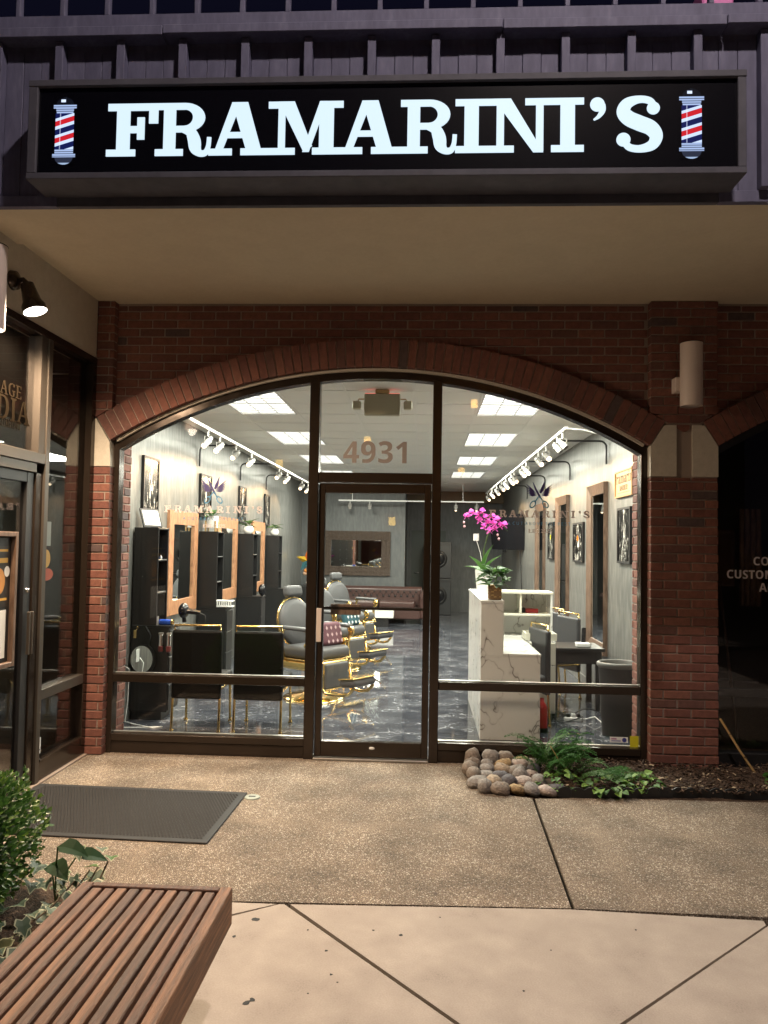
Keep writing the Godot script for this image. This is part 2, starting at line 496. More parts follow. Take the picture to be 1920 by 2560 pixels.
# running bond in the plane z = face between x0 and x1; cut holds shapes taken out of the bricks
func courses(parent: Node, x0: float, x1: float, y0: float, y1: float, face: float, deep: float, cut: Array, first := 0) -> void:
	var row := first
	var y := y0
	while y < y1 - 0.015:
		var h := minf(0.0582, y1 - y - 0.004)
		var x := x0 - (0.1015 if row % 2 else 0.0)
		while x < x1 - 0.012:
			var a := maxf(x, x0); var b := minf(x + 0.1935, x1)
			if b - a > 0.02:
				var r := PackedVector2Array([Vector2(a, y), Vector2(b, y), Vector2(b, y + h), Vector2(a, y + h)])
				var left := [r]
				for cutter in cut:
					var nxt := []
					for q in left:
						for piece in Geometry2D.clip_polygons(q, cutter):
							if not Geometry2D.is_polygon_clockwise(piece): nxt.append(piece)
					left = nxt
				for q in left:
					var area := 0.0
					for i in q.size(): area += q[i].cross(q[(i + 1) % q.size()]) * 0.5
					if absf(area) < 0.0006: continue
					var dz := rr(-0.0025, 0.0025)
					if q.size() == 4 and absf(absf(area) - (b - a) * h) < 1e-5:
						part(parent, "brick", bxm(V(snappedf(b - a, 0.004), snappedf(h, 0.002), deep), 0.004), brick_mat(), V((a + b) / 2 + rr(-0.001, 0.001), y + h / 2, face - deep / 2 + dz), V(rr(-0.006, 0.006), rr(-0.004, 0.004), rr(-0.004, 0.004)))
					else:
						var mid := Vector2((a + b) / 2, y + h / 2)
						var loc := PackedVector2Array()
						for t in q: loc.append(t - mid)
						part(parent, "brick", Sh.new().prism(loc, -deep / 2, deep / 2).mesh(), brick_mat(), V(mid.x, mid.y, face - deep / 2 + dz))
			x += 0.203
		y += 0.0677
		row += 1

func ring_bricks(parent: Node, ax: float, a0: float, a1: float) -> void:
	var count := int(round((a1 - a0) * (AR + 0.1) / 0.0695))
	for i in count:
		var a := lerpf(a0, a1, (i + 0.5) / count)
		var w0 := (a1 - a0) / count * (AR + 0.003) - 0.0095
		var w1 := (a1 - a0) / count * (AR + RING) - 0.0095
		var q := PackedVector2Array([Vector2(-w0 / 2, 0.002), Vector2(w0 / 2, 0.002), Vector2(w1 / 2, RING), Vector2(-w1 / 2, RING)])
		part(parent, "arch_brick", Sh.new().prism(q, -0.085, 0.085).mesh(), brick_mat(), V(ax + AR * cos(a), AY + AR * sin(a), 0.037 + rr(-0.003, 0.003)), V(0, 0, a - PI / 2 + rr(-0.003, 0.003)))

func arc_strip(ax: float, a0: float, a1: float, r0: float, r1: float, z0: float, z1: float, segs := 64) -> Sh:
	var p := PackedVector2Array()
	for i in segs + 1:
		var a := lerpf(a0, a1, float(i) / segs)
		p.append(Vector2(ax + r1 * cos(a), AY + r1 * sin(a)))
	for i in segs + 1:
		var a := lerpf(a1, a0, float(i) / segs)
		p.append(Vector2(ax + r0 * cos(a), AY + r0 * sin(a)))
	return Sh.new().prism(p, z0, z1)

func brickwork() -> void:
	var spread := asin(HALF / AR)
	var a0 := PI / 2 - spread
	var a1 := PI / 2 + spread
	var w := thing("brick_arch_wall", "red brick wall with soldier brick arch above the shop window", "wall")
	courses(w, -2.125, 2.05, 2.605, 3.53, 0.05, 0.09, [disc(AR + RING + 0.008)])
	ring_bricks(w, AX, a0, a1)
	var back := PackedVector2Array()
	for i in 61:
		var x := lerpf(-2.13, 2.06, i / 60.0)
		back.append(Vector2(x, maxf(arc_y(x, AR + 0.05), 2.45)))
	back.append(Vector2(2.06, 3.56)); back.append(Vector2(-2.13, 3.56))
	part(w, "mortar", Sh.new().prism(back, -0.06, 0.042).mesh(), M.mortar)
	part(w, "mortar", arc_strip(AX, a0, a1, AR + 0.009, AR + RING - 0.004, -0.052, 0.112).mesh(), M.mortar)
	# left pier, its own left part hidden by the neighbour's shopfront
	var lp := thing("brick_pillar", "narrow red brick pier left of the arched window beside the glass shopfront", "pillar")
	var cut_l := [disc(AR + RING + 0.008)]
	courses(lp, -2.239, -2.101, 0.006, 2.232, 0.12, 0.17, [])
	courses(lp, -2.239, -2.101, 2.62, 3.545, 0.12, 0.17, cut_l)
	pbox(lp, "mortar", M.mortar, -2.236, 0.0, -0.048, -2.107, 2.24, 0.112, 0.0)
	pbox(lp, "mortar", M.mortar, -2.236, 2.68, -0.048, -2.107, 3.55, 0.112, 0.0)
	var st := PackedVector2Array([Vector2(-2.239, 2.236), Vector2(-2.102, 2.236), Vector2(-2.112, 2.425), Vector2(-2.226, 2.61), Vector2(-2.239, 2.61)])
	part(lp, "skewback_stone", Sh.new().prism(st, -0.05, 0.122).mesh(), M.pale_stone)
	# right pier between the two arches
	var nx := 2.306 * 2 - AX
	var rp := thing("brick_pillar", "wide red brick pier with two pale stone blocks and a tube lamp, right of the window", "pillar")
	var both := [disc(AR + RING + 0.008), disc(AR + RING + 0.008, nx)]
	courses(rp, 2.056, 2.556, 0.006, 2.2, 0.12, 0.17, [], 1)
	courses(rp, 2.252, 2.360, 2.206, 2.6, 0.121, 0.17, both)
	courses(rp, 2.056, 2.556, 2.612, 3.545, 0.12, 0.17, both, 1)
	pbox(rp, "mortar", M.mortar, 2.062, 0.0, -0.048, 2.55, 2.21, 0.112, 0.0)
	var mp := PackedVector2Array([Vector2(2.2, 2.205), Vector2(2.41, 2.205), Vector2(2.41, 2.55), Vector2(2.50, 2.70), Vector2(2.55, 2.70), Vector2(2.55, 3.55), Vector2(2.062, 3.55), Vector2(2.062, 2.70), Vector2(2.11, 2.70), Vector2(2.2, 2.55)])
	part(rp, "mortar", Sh.new().prism(mp, -0.048, 0.110).mesh(), M.mortar)
	for sd in [-1.0, 1.0]:
		var q := PackedVector2Array([Vector2(0.058, 2.206), Vector2(0.2505, 2.206), Vector2(0.2495, 2.435), Vector2(0.148, 2.594), Vector2(0.058, 2.594)])
		var q2 := PackedVector2Array()
		for t in q: q2.append(Vector2(2.306 + sd * t.x, t.y))
		part(rp, "skewback_stone", Sh.new().prism(q2, -0.05, 0.122).mesh(), M.pale_stone)
	# the next arch along, mostly outside the picture
	var nw := thing("brick_arch_wall", "dark red brick wall and arch over the unlit neighbouring shop window", "wall")
	courses(nw, 2.56, 3.98, 2.605, 3.53, 0.05, 0.09, [disc(AR + RING + 0.008, nx)], 1)
	ring_bricks(nw, nx, PI / 2 + spread * 0.3, a1)
	var nb := PackedVector2Array()
	for i in 31:
		var x := lerpf(2.55, 4.0, i / 30.0)
		nb.append(Vector2(x, maxf(arc_y(x, AR + 0.05, nx), 2.45)))
	nb.append(Vector2(4.0, 3.56)); nb.append(Vector2(2.55, 3.56))
	part(nw, "mortar", Sh.new().prism(nb, -0.06, 0.042).mesh(), M.mortar)
	part(nw, "mortar", arc_strip(nx, PI / 2 + spread * 0.3, a1, AR + 0.009, AR + RING - 0.004, -0.052, 0.112).mesh(), M.mortar)
	# brick returns inside the shop
	for sd in [-1, 1]:
		var t := thing("brick_return", "pale lit red brick return just inside the window, %s edge" % ("left" if sd < 0 else "right"), "wall")
		var fx := -2.135 if sd < 0 else 2.062
		var y := 0.0
		var row := 0
		while y < 2.62:
			var z := -0.07
			var first := true
			while z > -0.40:
				var ln := 0.094 if first and row % 2 else 0.1935
				var e := maxf(z - ln, -0.405)
				if z - e > 0.02:
					part(t, "brick", bxm(V(0.09, 0.0582, snappedf(z - e, 0.004)), 0.004), brick_mat(), V(fx + sd * (0.045 + rr(-0.002, 0.002)), y + 0.03, (z + e) / 2), V(rr(-0.005, 0.005), rr(-0.005, 0.005), 0))
				z = e - 0.0095
				first = false
			y += 0.0677
			row += 1
		pbox(t, "mortar", M.mortar, fx + sd * 0.008, 0.0, -0.398, fx + sd * 0.25, 2.62, -0.062, 0.0)

func pane_poly(x0: float, x1: float, y0: float, r: float) -> PackedVector2Array:
	var p := PackedVector2Array([Vector2(x0, y0), Vector2(x1, y0)])
	for i in 33:
		var x := lerpf(x1, x0, i / 32.0)
		p.append(Vector2(x, arc_y(x, r)))
	return p

func shopfront() -> void:
	var s := thing("arched_shopfront", "dark bronze framed arched shop window with a glass door in its middle", "shopfront")
	var spread := asin(HALF / AR)
	var fr := AR - 0.078
	part(s, "arched_head", arc_strip(AX, PI / 2 - spread, PI / 2 + spread, fr, AR - 0.004, -0.055, 0.045).mesh(), M.bronze)
	part(s, "head_bead", arc_strip(AX, PI / 2 - spread * 0.985, PI / 2 + spread * 0.985, AR - 0.022, AR - 0.002, 0.046, 0.075).mesh(), M.pale_stone)
	var yl := 2.43
	pbox(s, "jamb", M.bronze, -2.112, 0.0, -0.06, -2.062, yl, 0.04)
	pbox(s, "jamb", M.bronze, 2.007, 0.0, -0.06, 2.056, yl, 0.04)
	pbox(s, "mullion", M.bronze, -0.549, 0.0, -0.062, -0.472, arc_y(-0.5, fr) + 0.02, 0.05)
	pbox(s, "mullion", M.bronze, 0.414, 0.0, -0.062, 0.484, arc_y(0.45, fr) + 0.02, 0.05)
	pbox(s, "transom_bar", M.bronze, -0.472, 2.136, -0.06, 0.414, 2.214, 0.046)
	for e in [[-2.062, -0.549], [0.484, 2.007]]:
		pbox(s, "mid_rail", M.bronze, e[0], 0.550, -0.06, e[1], 0.612, 0.042)
		pbox(s, "bottom_rail", M.bronze, e[0], 0.095, -0.06, e[1], 0.150, 0.044)
		pbox(s, "base_panel", M.bronze, e[0], 0.004, -0.05, e[1], 0.093, 0.034)
		pbox(s, "sill_bead", M.alu, e[0], 0.151, -0.045, e[1], 0.157, -0.012, 0.0)
		pbox(s, "sill_bead", M.alu, e[0], 0.613, -0.045, e[1], 0.618, -0.012, 0.0)
		pbox(s, "low_pane", M.glass, e[0], 0.150, -0.006, e[1], 0.550, 0.0, 0.0)
		part(s, "large_pane", Sh.new().prism(pane_poly(e[0], e[1], 0.612, fr + 0.004), -0.006, 0.0).mesh(), M.glass)
	part(s, "transom_pane", Sh.new().prism(pane_poly(-0.472, 0.414, 2.214, fr + 0.004), -0.006, 0.0).mesh(), M.glass)
	pbox(s, "threshold", M.alu, -0.47, 0.002, -0.06, 0.412, 0.018, 0.07)
	# the door leaf
	var d := Node3D.new()
	d.name = "door"
	s.add_child(d)
	pbox(d, "stile", M.bronze, -0.466, 0.022, -0.03, -0.417, 2.128, 0.03)
	pbox(d, "stile", M.bronze, 0.357, 0.022, -0.03, 0.408, 2.128, 0.03)
	pbox(d, "top_rail", M.bronze, -0.417, 2.056, -0.03, 0.357, 2.128, 0.029)
	pbox(d, "bottom_rail", M.bronze, -0.417, 0.022, -0.03, 0.357, 0.136, 0.029)
	pbox(d, "pane", M.glass, -0.417, 0.136, -0.004, 0.357, 2.056, 0.002, 0.0)
	pbox(d, "pull_handle", M.pinkish_white, -0.463, 0.90, 0.052, -0.425, 1.158, 0.064)
	for y in [0.94, 1.12]: pbox(d, "handle_post", M.bronze, -0.452, y, 0.03, -0.436, y + 0.02, 0.052, 0.0)
	pbox(d, "push_bar", M.bronze, -0.44, 1.142, -0.075, 0.38, 1.164, -0.055)
	pbox(d, "push_plate", M.dark_wood, -0.37, 1.10, -0.068, -0.13, 1.185, -0.06)
	part(d, "keyhole_cover", Sh.new().lathe([Vector2(0, 0), Vector2(0.022, 0), Vector2(0.022, 0), Vector2(0.02, 0.004), Vector2(0, 0.004)], 20, Vector3.ZERO, 1.0, 0.5).mesh(), M.white, V(-0.02, 0.092, 0.029), V(PI / 2, 0, 0))

# ---------------------------------------------------------------- lettering
func rect(x0: float, y0: float, x1: float, y1: float) -> PackedVector2Array:
	return PackedVector2Array([Vector2(x0, y0), Vector2(x1, y0), Vector2(x1, y1), Vector2(x0, y1)])

func poly(a: Array) -> PackedVector2Array:
	var p := PackedVector2Array()
	for i in range(0, a.size(), 2): p.append(Vector2(a[i], a[i + 1]))
	return p

func round_(x: float, y: float, rx: float, ry: float) -> PackedVector2Array:
	var p := PackedVector2Array()
	for i in 24: p.append(Vector2(x + rx * cos(TAU * i / 24), y + ry * sin(TAU * i / 24)))
	return p

# a brush stroke through points [x, y, width, ...], as one closed shape
func stroke(a: Array) -> PackedVector2Array:
	var c := Curve2D.new()
	var pts := []
	var n: int = a.size() / 3
	for i in n: pts.append(Vector3(a[i * 3], a[i * 3 + 1], a[i * 3 + 2]))
	var fine := []
	for i in n - 1:
		for k in 7:
			var t := k / 7.0
			fine.append(pts[i].cubic_interpolate(pts[i + 1], pts[maxi(i - 1, 0)], pts[mini(i + 2, n - 1)], t))
	fine.append(pts[n - 1])
	var l := PackedVector2Array(); var r := PackedVector2Array()
	for i in fine.size():
		var p: Vector3 = fine[i]
		var q: Vector3 = fine[mini(i + 1, fine.size() - 1)] - fine[maxi(i - 1, 0)]
		var nn := Vector2(-q.y, q.x).normalized() * p.z * 0.5
		l.append(Vector2(p.x, p.y) + nn); r.append(Vector2(p.x, p.y) - nn)
	r.reverse()
	l.append_array(r)
	return l

func half_ring(cx: float, cy: float, rx: float, ry: float, ix_: float, iy: float) -> PackedVector2Array:
	var p := PackedVector2Array()
	for i in 17:
		var a := -PI / 2 + PI * i / 16
		p.append(Vector2(cx + rx * cos(a), cy + ry * sin(a)))
	for i in 17:
		var a := PI / 2 - PI * i / 16
		p.append(Vector2(cx + ix_ * cos(a), cy + iy * sin(a)))
	return p

# slab-serif capitals, one unit tall
func glyph(ch: String) -> Array:
	match ch:
		"F": return [rect(0.19, 0.0, 0.445, 1), rect(0, 0, 0.555, 0.125), rect(0.02, 0.865, 0.97, 1), rect(0.80, 0.62, 0.974, 0.99), rect(0.43, 0.44, 0.61, 0.57), rect(0.58, 0.315, 0.72, 0.735)]
		"R": return [rect(0.155, 0, 0.385, 1), rect(0, 0, 0.53, 0.125), rect(0.03, 0.875, 0.56, 1), rect(0.37, 0.445, 0.56, 0.565), half_ring(0.55, 0.7225, 0.385, 0.2775, 0.155, 0.155), stroke([0.50, 0.50, 0.10, 0.66, 0.45, 0.19, 0.735, 0.30, 0.235, 0.765, 0.14, 0.22, 0.85, 0.045, 0.13, 0.955, 0.055, 0.11, 1.005, 0.17, 0.085, 1.02, 0.345, 0.08])]
		"A": return [rect(0, 0, 0.44, 0.125), rect(0.60, 0, 1.12, 0.125), poly([0.12, 0.1, 0.265, 0.1, 0.60, 1, 0.43, 1]), poly([0.70, 0.1, 0.985, 0.1, 0.725, 1, 0.425, 1]), rect(0.28, 0.325, 0.80, 0.435)]
		"M": return [rect(0, 0, 0.50, 0.125), rect(0.82, 0, 1.39, 0.125), rect(0.0, 0.875, 0.42, 1), rect(0.99, 0.875, 1.39, 1), rect(0.185, 0.05, 0.315, 0.95), rect(0.945, 0.05, 1.215, 0.99), poly([0.19, 1, 0.485, 1, 0.82, 0.16, 0.66, 0.05]), poly([0.64, 0.05, 0.76, 0.05, 1.09, 1, 0.955, 1])]
		"I": return [rect(0.165, 0.05, 0.425, 0.95), rect(0, 0, 0.586, 0.125), rect(0, 0.875, 0.586, 1)]
		"N": return [rect(0, 0, 0.49, 0.125), rect(0, 0.875, 0.42, 1), rect(0.69, 0.875, 1.18, 1), rect(0.175, 0.05, 0.31, 0.95), rect(0.885, 0.02, 1.02, 0.95), poly([0.12, 1, 0.43, 1, 1.02, 0.0, 0.84, 0.0])]
		"'": return [round_(0.125, 0.87, 0.13, 0.13), stroke([0.20, 0.87, 0.13, 0.215, 0.76, 0.11, 0.15, 0.65, 0.07, 0.06, 0.585, 0.03])]
		"S": return [stroke([0.70, 0.80, 0.12, 0.61, 0.925, 0.125, 0.42, 0.955, 0.135, 0.22, 0.885, 0.20, 0.145, 0.74, 0.245, 0.235, 0.61, 0.27, 0.43, 0.515, 0.28, 0.63, 0.425, 0.27, 0.725, 0.275, 0.235, 0.655, 0.115, 0.19, 0.45, 0.045, 0.135, 0.25, 0.075, 0.125, 0.15, 0.20, 0.12]), round_(0.675, 0.79, 0.115, 0.115), round_(0.145, 0.215, 0.125, 0.125)]
	return []

func glyph_mesh(ch: String, h: float, deep: float) -> Mesh:
	var key := "glyph%s%.3f" % [ch, h]
	if not boxes.has(key):
		var s := Sh.new()
		var k := 0
		for p in glyph(ch):
			var q := PackedVector2Array()
			for t in p: q.append(t * h)
			s.prism(q, 0.0, deep + k * 0.00012)
			k += 1
		boxes[key] = s.mesh()
	return boxes[key]

const WORD := "FRAMARINI'S"
const STARTS := [462, 680, 918, 1180, 1488, 1749, 1991, 2126, 2399, 2564, 2669]

func text_mesh(t: String, size: float, bold := true, serif := false, deep := 0.001) -> Mesh:
	var f := SystemFont.new()
	f.font_names = PackedStringArray(["Droid Serif" if serif else "Droid Sans"])
	f.font_weight = 700 if bold else 400
	var m := TextMesh.new()
	m.font = f
	m.text = t
	m.font_size = 64
	m.pixel_size = size / 64.0 * 1.4
	m.depth = deep
	m.curve_step = 1.0
	return m

# ---------------------------------------------------------------- overhang, fascia and sign
func pole_image() -> ImageTexture:
	var w := 96; var h := 256
	var im := Image.create(w, h, false, Image.FORMAT_RGB8)
	im.fill(Color(0, 0, 0))
	for y in h:
		for x in w:
			var u := (x + 0.5) / w * 2.0 - 1.0
			var t := (y + 0.5) / h
			var c := Color(0, 0, 0)
			var on := false
			var sil := Color(0.62, 0.70, 0.86)
			if t < 0.11:
				var q := (0.11 - t) / 0.11
				if u * u / 0.56 + q * q < 1.0:
					on = true
					c = Color(0.05, 0.06, 0.09) if not (u > -0.35 and u < 0.05 and q > 0.35 and q < 0.75) else Color(0.85, 0.9, 1.0)
			elif t < 0.235:
				var half := 0.98 if t < 0.165 else 0.78 - (t - 0.165) * 1.2
				if absf(u) < half:
					on = true
					c = sil * (1.0 if int(t * 90) % 3 != 0 else 0.45)
			elif t < 0.775:
				if absf(u) < 0.80:
					on = true
					var ph := fposmod((t - 0.235) * 4.0 + u * 0.22 + 0.18, 1.0)
					c = Color(0.78, 0.85, 0.97)
					if ph < 0.33: c = Color(0.07, 0.10, 0.30)
					elif ph > 0.5 and ph < 0.80: c = Color(0.75, 0.12, 0.16)
					if u > -0.42 and u < -0.34: c = c.lerp(Color(0.9, 0.93, 1.0), 0.6)
			elif t < 0.89:
				var half := 0.98 if t > 0.835 else 0.80
				if absf(u) < half:
					on = true
					c = sil * (1.0 if int(t * 90) % 3 != 0 else 0.5)
			else:
				var q := (t - 0.89) / 0.11
				if u * u / 0.6 + q * q < 1.0:
					on = true
					c = Color(0.16, 0.18, 0.24) if q < 0.75 else Color(0.6, 0.68, 0.8)
			if on: im.set_pixel(x, y, c)
	return ImageTexture.create_from_image(im)

func overhang() -> void:
	var o := thing("canopy_roof", "deep flat canopy with beige underside and dark slate timber fascia above the shop", "canopy")
	pbox(o, "soffit", M.soffit, -2.24, 3.545, -0.2, 6.0, 3.62, 1.32, 0.0)
	pbox(o, "edge_beam", M.soffit, -7.0, 3.520, 1.32, 6.0, 3.62, 1.83, 0.0)
	pbox(o, "fascia_panel", M.slate, -7.0, 3.56, 1.83, 6.0, 4.46, 1.852, 0.0)
	pbox(o, "drip_board", M.slate, -7.0, 3.512, 1.831, -1.72, 3.575, 1.872, 0.002)
	pbox(o, "drip_board", M.slate, 1.90, 3.512, 1.831, 6.0, 3.575, 1.872, 0.002)
	pbox(o, "drip_board", M.slate_dark, -1.718, 3.512, 1.831, 1.898, 3.562, 1.866, 0.002)
	# vertical boards and battens
	var x := -3.46
	while x < 4.4:
		pbox(o, "batten", M.slate, x - 0.023, 3.577, 1.853, x + 0.023, 4.432, 1.912, 0.003)
		for k in 3:
			var a := x + 0.023 + k * 0.101
			var zz := 1.858 + rr(0, 0.004)
			pbox(o, "board", M.slate, a + 0.0015, 3.577, 1.8525, a + 0.0995, 4.4 + rr(-0.006, 0.004), zz, 0.002)
		x += 0.3492
	# ledge made of lengths of board
	var ends := [-7.0, -1.12, 0.74, 1.92, 6.0]
	for i in 4: pbox(o, "ledge_board", M.slate, ends[i] + 0.002, 4.436 + (0.004 if i % 2 else 0.0), 1.80, ends[i + 1] - 0.002, 4.492, 1.944 + (0.004 if i % 2 else 0.0), 0.004)
	pbox(o, "upper_fascia_board", M.slate, -7.0, 4.493, 1.70, 6.0, 4.583, 1.905, 0.003)
	pbox(o, "deck", M.slate_dark, -7.0, 4.40, -3.0, 6.0, 4.46, 1.79, 0.0)
	# railing above
	var r := thing("balcony_railing", "slate timber railing posts along the top edge of the canopy", "railing")
	x = -4.0
	while x < 4.5:
		pbox(r, "baluster", M.slate, x - 0.013, 4.584, 1.86, x + 0.013, 5.55, 1.90, 0.003)
		x += 0.2545
	pbox(r, "top_rail", M.slate, -7.0, 5.55, 1.85, 6.0, 5.60, 1.95, 0.003)
	var fl := thing("planter_box", "pink planter corner behind the railing in the top right corner", "planter", V(2.05, 4.46, 1.45))
	pbox(fl, "wall", mat(C(0.55, 0.16, 0.40), 0.6), -0.12, 0.0, -0.1, 0.06, 0.50, 0.1, 0.01)
	pbox(fl, "soil", M.soil, -0.10, 0.49, -0.08, 0.04, 0.504, 0.08, 0.0)
	# sign box
	var s := thing("shop_sign", "long black lightbox sign with glowing white slab letters and two barber poles", "sign", V(0.088, 3.566, 1.858))
	var w := 1.862
	part(s, "cabinet", Sh.new().bb(-w, 0.0, -0.002, w, 0.528, 0.197, 0.0).mesh(), M.slate_dark)
	pbox(s, "frame_rail", M.slate_dark, -w - 0.008, 0.498, -0.004, w + 0.008, 0.534, 0.232)
	pbox(s, "frame_rail", M.slate_dark, -w - 0.008, -0.003, -0.004, w + 0.008, 0.031, 0.230)
	pbox(s, "frame_rail", M.slate_dark, -w - 0.006, 0.031, -0.004, -w + 0.043, 0.498, 0.229)
	pbox(s, "frame_rail", M.slate_dark, w - 0.036, 0.031, -0.004, w + 0.006, 0.498, 0.229)
	var face := mat(C(0.0035, 0.0035, 0.006), 0.22)
	pbox(s, "sign_face", face, -w + 0.043, 0.031, 0.198, w - 0.036, 0.498, 0.212, 0.0)
	var lit := glow(C(0.70, 0.87, 1.0), 0.53)
	var h := 0.284
	lit.albedo_color = Color(0.05, 0.05, 0.05)
	for i in WORD.length():
		part(s, "sign_letter", glyph_mesh(WORD[i], h, 0.004), lit, V(-1.357 - 0.088 + (STARTS[i] - 462) * 0.0012055, 0.122, 0.2125))
	var pm := StandardMaterial3D.new()
	var pt := pole_image()
	pm.albedo_color = C(0.0035, 0.0035, 0.006).linear_to_srgb()
	pm.roughness = 0.22
	pm.emission_enabled = true
	pm.emission = Color(1, 1, 1)
	pm.emission_texture = pt
	pm.emission_operator = BaseMaterial3D.EMISSION_OP_MULTIPLY
	pm.emission_energy_multiplier = 0.62
	for px in [-1.675, 1.60]:
		var q := QuadMesh.new()
		q.size = Vector2(0.128, 0.365)
		part(s, "lit_barber_pole_sign", q, pm, V(px, 0.263, 0.2135))
	# the light that the lit face throws
	var al := AreaLight3D.new()
	al.area_size = Vector2(2.9, 0.28)
	al.light_color = Color(0.85, 0.96, 1.0)
	al.light_energy = 0.2
	al.shadow_enabled = true
	al.area_range = 12.0
	al.position = V(0.09, 3.83, 2.10)
	al.rotation.y = PI
	add_child(al)

# ---------------------------------------------------------------- ground
func slab(parent: Node, called: String, p: Array, top: float, m: Material) -> void:
	# a slab with a thickness, outlined by x, z pairs
	var q := PackedVector2Array()
	for i in range(0, p.size(), 2): q.append(Vector2(p[i], -p[i + 1]))
	var s := Sh.new().prism(q, top - 0.06, top)
	part(parent, called, s.mesh(), m, Vector3.ZERO, V(-PI / 2, 0, 0))

func strip(parent: Node, called: String, ax: float, az: float, bx: float, bz: float, w: float, y: float, m: Material) -> void:
	var d := Vector2(bx - ax, bz - az).normalized()
	var n := Vector2(-d.y, d.x) * w * 0.5
	var s := Sh.new().quad(V(ax + n.x, y, az + n.y), V(ax - n.x, y, az - n.y), V(bx - n.x, y, bz - n.y), V(bx + n.x, y, bz + n.y))
	if n.cross(d) > 0.0: s = Sh.new().quad(V(ax - n.x, y, az - n.y), V(ax + n.x, y, az + n.y), V(bx + n.x, y, bz + n.y), V(bx - n.x, y, bz - n.y))
	part(parent, called, s.mesh(), m)

func ground() -> void:
	var g := setting("ground")
	var pm := PlaneMesh.new()
	pm.size = Vector2(160, 160)
	part(g, "earth", pm, M.joint, V(0, -0.055, 20))
	# exposed aggregate panels in front of the shop
	var a := setting("aggregate_paving")
	slab(a, "panel", [-2.236, -0.05, 0.70, -0.05, 0.68, 0.30, 0.70, 0.46, 0.78, 0.60, 0.93, 0.74, 1.093, 0.79, 1.094, 0.80, 1.055, 2.322, -0.5, 2.388, -2.236, 2.40], 0.0, M.aggregate)
	slab(a, "panel", [1.113, 0.795, 1.28, 0.775, 1.44, 0.735, 4.6, 0.69, 4.6, 2.36, 1.073, 2.322], 0.0, M.aggregate)
	slab(a, "panel", [-2.236, 2.40, -2.236, 1.27, -6.0, 1.27, -6.0, 2.40], -0.002, M.aggregate)
	# smooth concrete slabs; the joints are open gaps
	var c := setting("concrete_paving")
	slab(c, "slab", [-0.236, 2.395, 1.052, 2.334, 1.90, 2.368, 1.893, 2.408, 1.062, 3.17, 0.80, 3.41, 0.672, 3.41, 0.505, 3.216], 0.0, M.concrete)
	slab(c, "slab", [-0.262, 2.398, 0.489, 3.224, 0.72, 3.478, 0.72, 8.0, -0.9, 8.0, -0.9, 2.89, -0.47, 2.525, -0.285, 2.398], 0.0, M.concrete)
	slab(c, "slab", [1.916, 2.40, 1.92, 2.372, 4.6, 2.378, 4.6, 8.0, 0.732, 8.0, 0.732, 3.478, 1.078, 3.173], 0.0, M.concrete)
	slab(c, "slab", [-0.50, 2.40, -0.30, 2.398, -0.48, 2.512, -0.9, 2.87, -0.9, 2.41], 0.0, M.concrete)
	slab(c, "slab", [-6.0, 2.42, -0.905, 2.42, -0.905, 8.0, -6.0, 8.0], 0.0, M.concrete)
	slab(c, "slab", [-6.0, 8.01, 6.0, 8.01, 6.0, 24.0, -6.0, 24.0], 0.0, M.concrete)
	# gum and oil spots
	for e in [[-0.361, 2.55, 0.018], [-0.262, 3.155, 0.014], [-0.245, 3.135, 0.012], [0.28, 2.63, 0.009], [0.16, 2.60, 0.006], [-0.02, 2.78, 0.007], [-0.42, 2.70, 0.010], [1.30, 2.50, 0.006], [0.02, 2.95, 0.006], [0.05, 3.0, 0.004], [-0.12, 2.62, 0.005], [0.9, 2.7, 0.004], [0.75, 3.0, 0.005], [-0.05, 3.08, 0.005], [0.45, 2.46, 0.005]]:
		var p := PackedVector2Array()
		for i in 10: p.append(Vector2(cos(TAU * i / 10), sin(TAU * i / 10)) * e[2] * rr(0.6, 1.15))
		part(c, "gum_spot", Sh.new().prism(p, 0.0, 0.0008).mesh(), M.rubber, V(e[0], 0.0004, e[1]), V(-PI / 2, 0, 0))
	var dr := thing("cleanout_cover", "small round metal cover set in the paving at the corner of the mat", "cover", V(-0.735, 0.0, 0.965))
	part(dr, "ring", Sh.new().lathe([Vector2(0.052, 0.0), Vector2(0.052, 0.0), Vector2(0.048, 0.008), Vector2(0.048, 0.008), Vector2(0.0, 0.009)], 24).mesh(), mat(C(0.30, 0.33, 0.28), 0.5))
	pbox(dr, "slot", M.black, -0.022, 0.007, -0.008, 0.022, 0.0105, 0.008, 0.0)
	# rubber mat with raised ridges
	var mt := thing("door_mat", "large grey ribbed rubber mat lying before the left glass door", "mat", V(-1.505, 0.002, 1.30), -0.03)
	part(mt, "base", Sh.new().box(V(0, 0.004, 0), V(1.42, 0.008, 0.86), 0.003).mesh(), M.rubber_edge)
	var kn := Sh.new()
	for i in 66:
		for j in 38:
			var o := V(-0.655 + i * 0.0201 + (0.01 if j % 2 else 0.0), 0.0, -0.375 + j * 0.0203)
			var q := 0.0075
			var tp := o + V(0, 0.0125, 0)
			kn.quad(o + V(-q, 0.0085, q), o + V(q, 0.0085, q), tp + V(q * 0.6, 0, 0.002), tp + V(-q * 0.6, 0, 0.002))
			kn.quad(o + V(q, 0.0085, -q), o + V(-q, 0.0085, -q), tp + V(-q * 0.6, 0, -0.002), tp + V(q * 0.6, 0, -0.002))
			kn.quad(tp + V(-q * 0.6, 0, 0.002), tp + V(q * 0.6, 0, 0.002), tp + V(q * 0.6, 0, -0.002), tp + V(-q * 0.6, 0, -0.002))
	part(mt, "studs", kn.mesh(), M.rubber).set_meta("kind", "stuff")

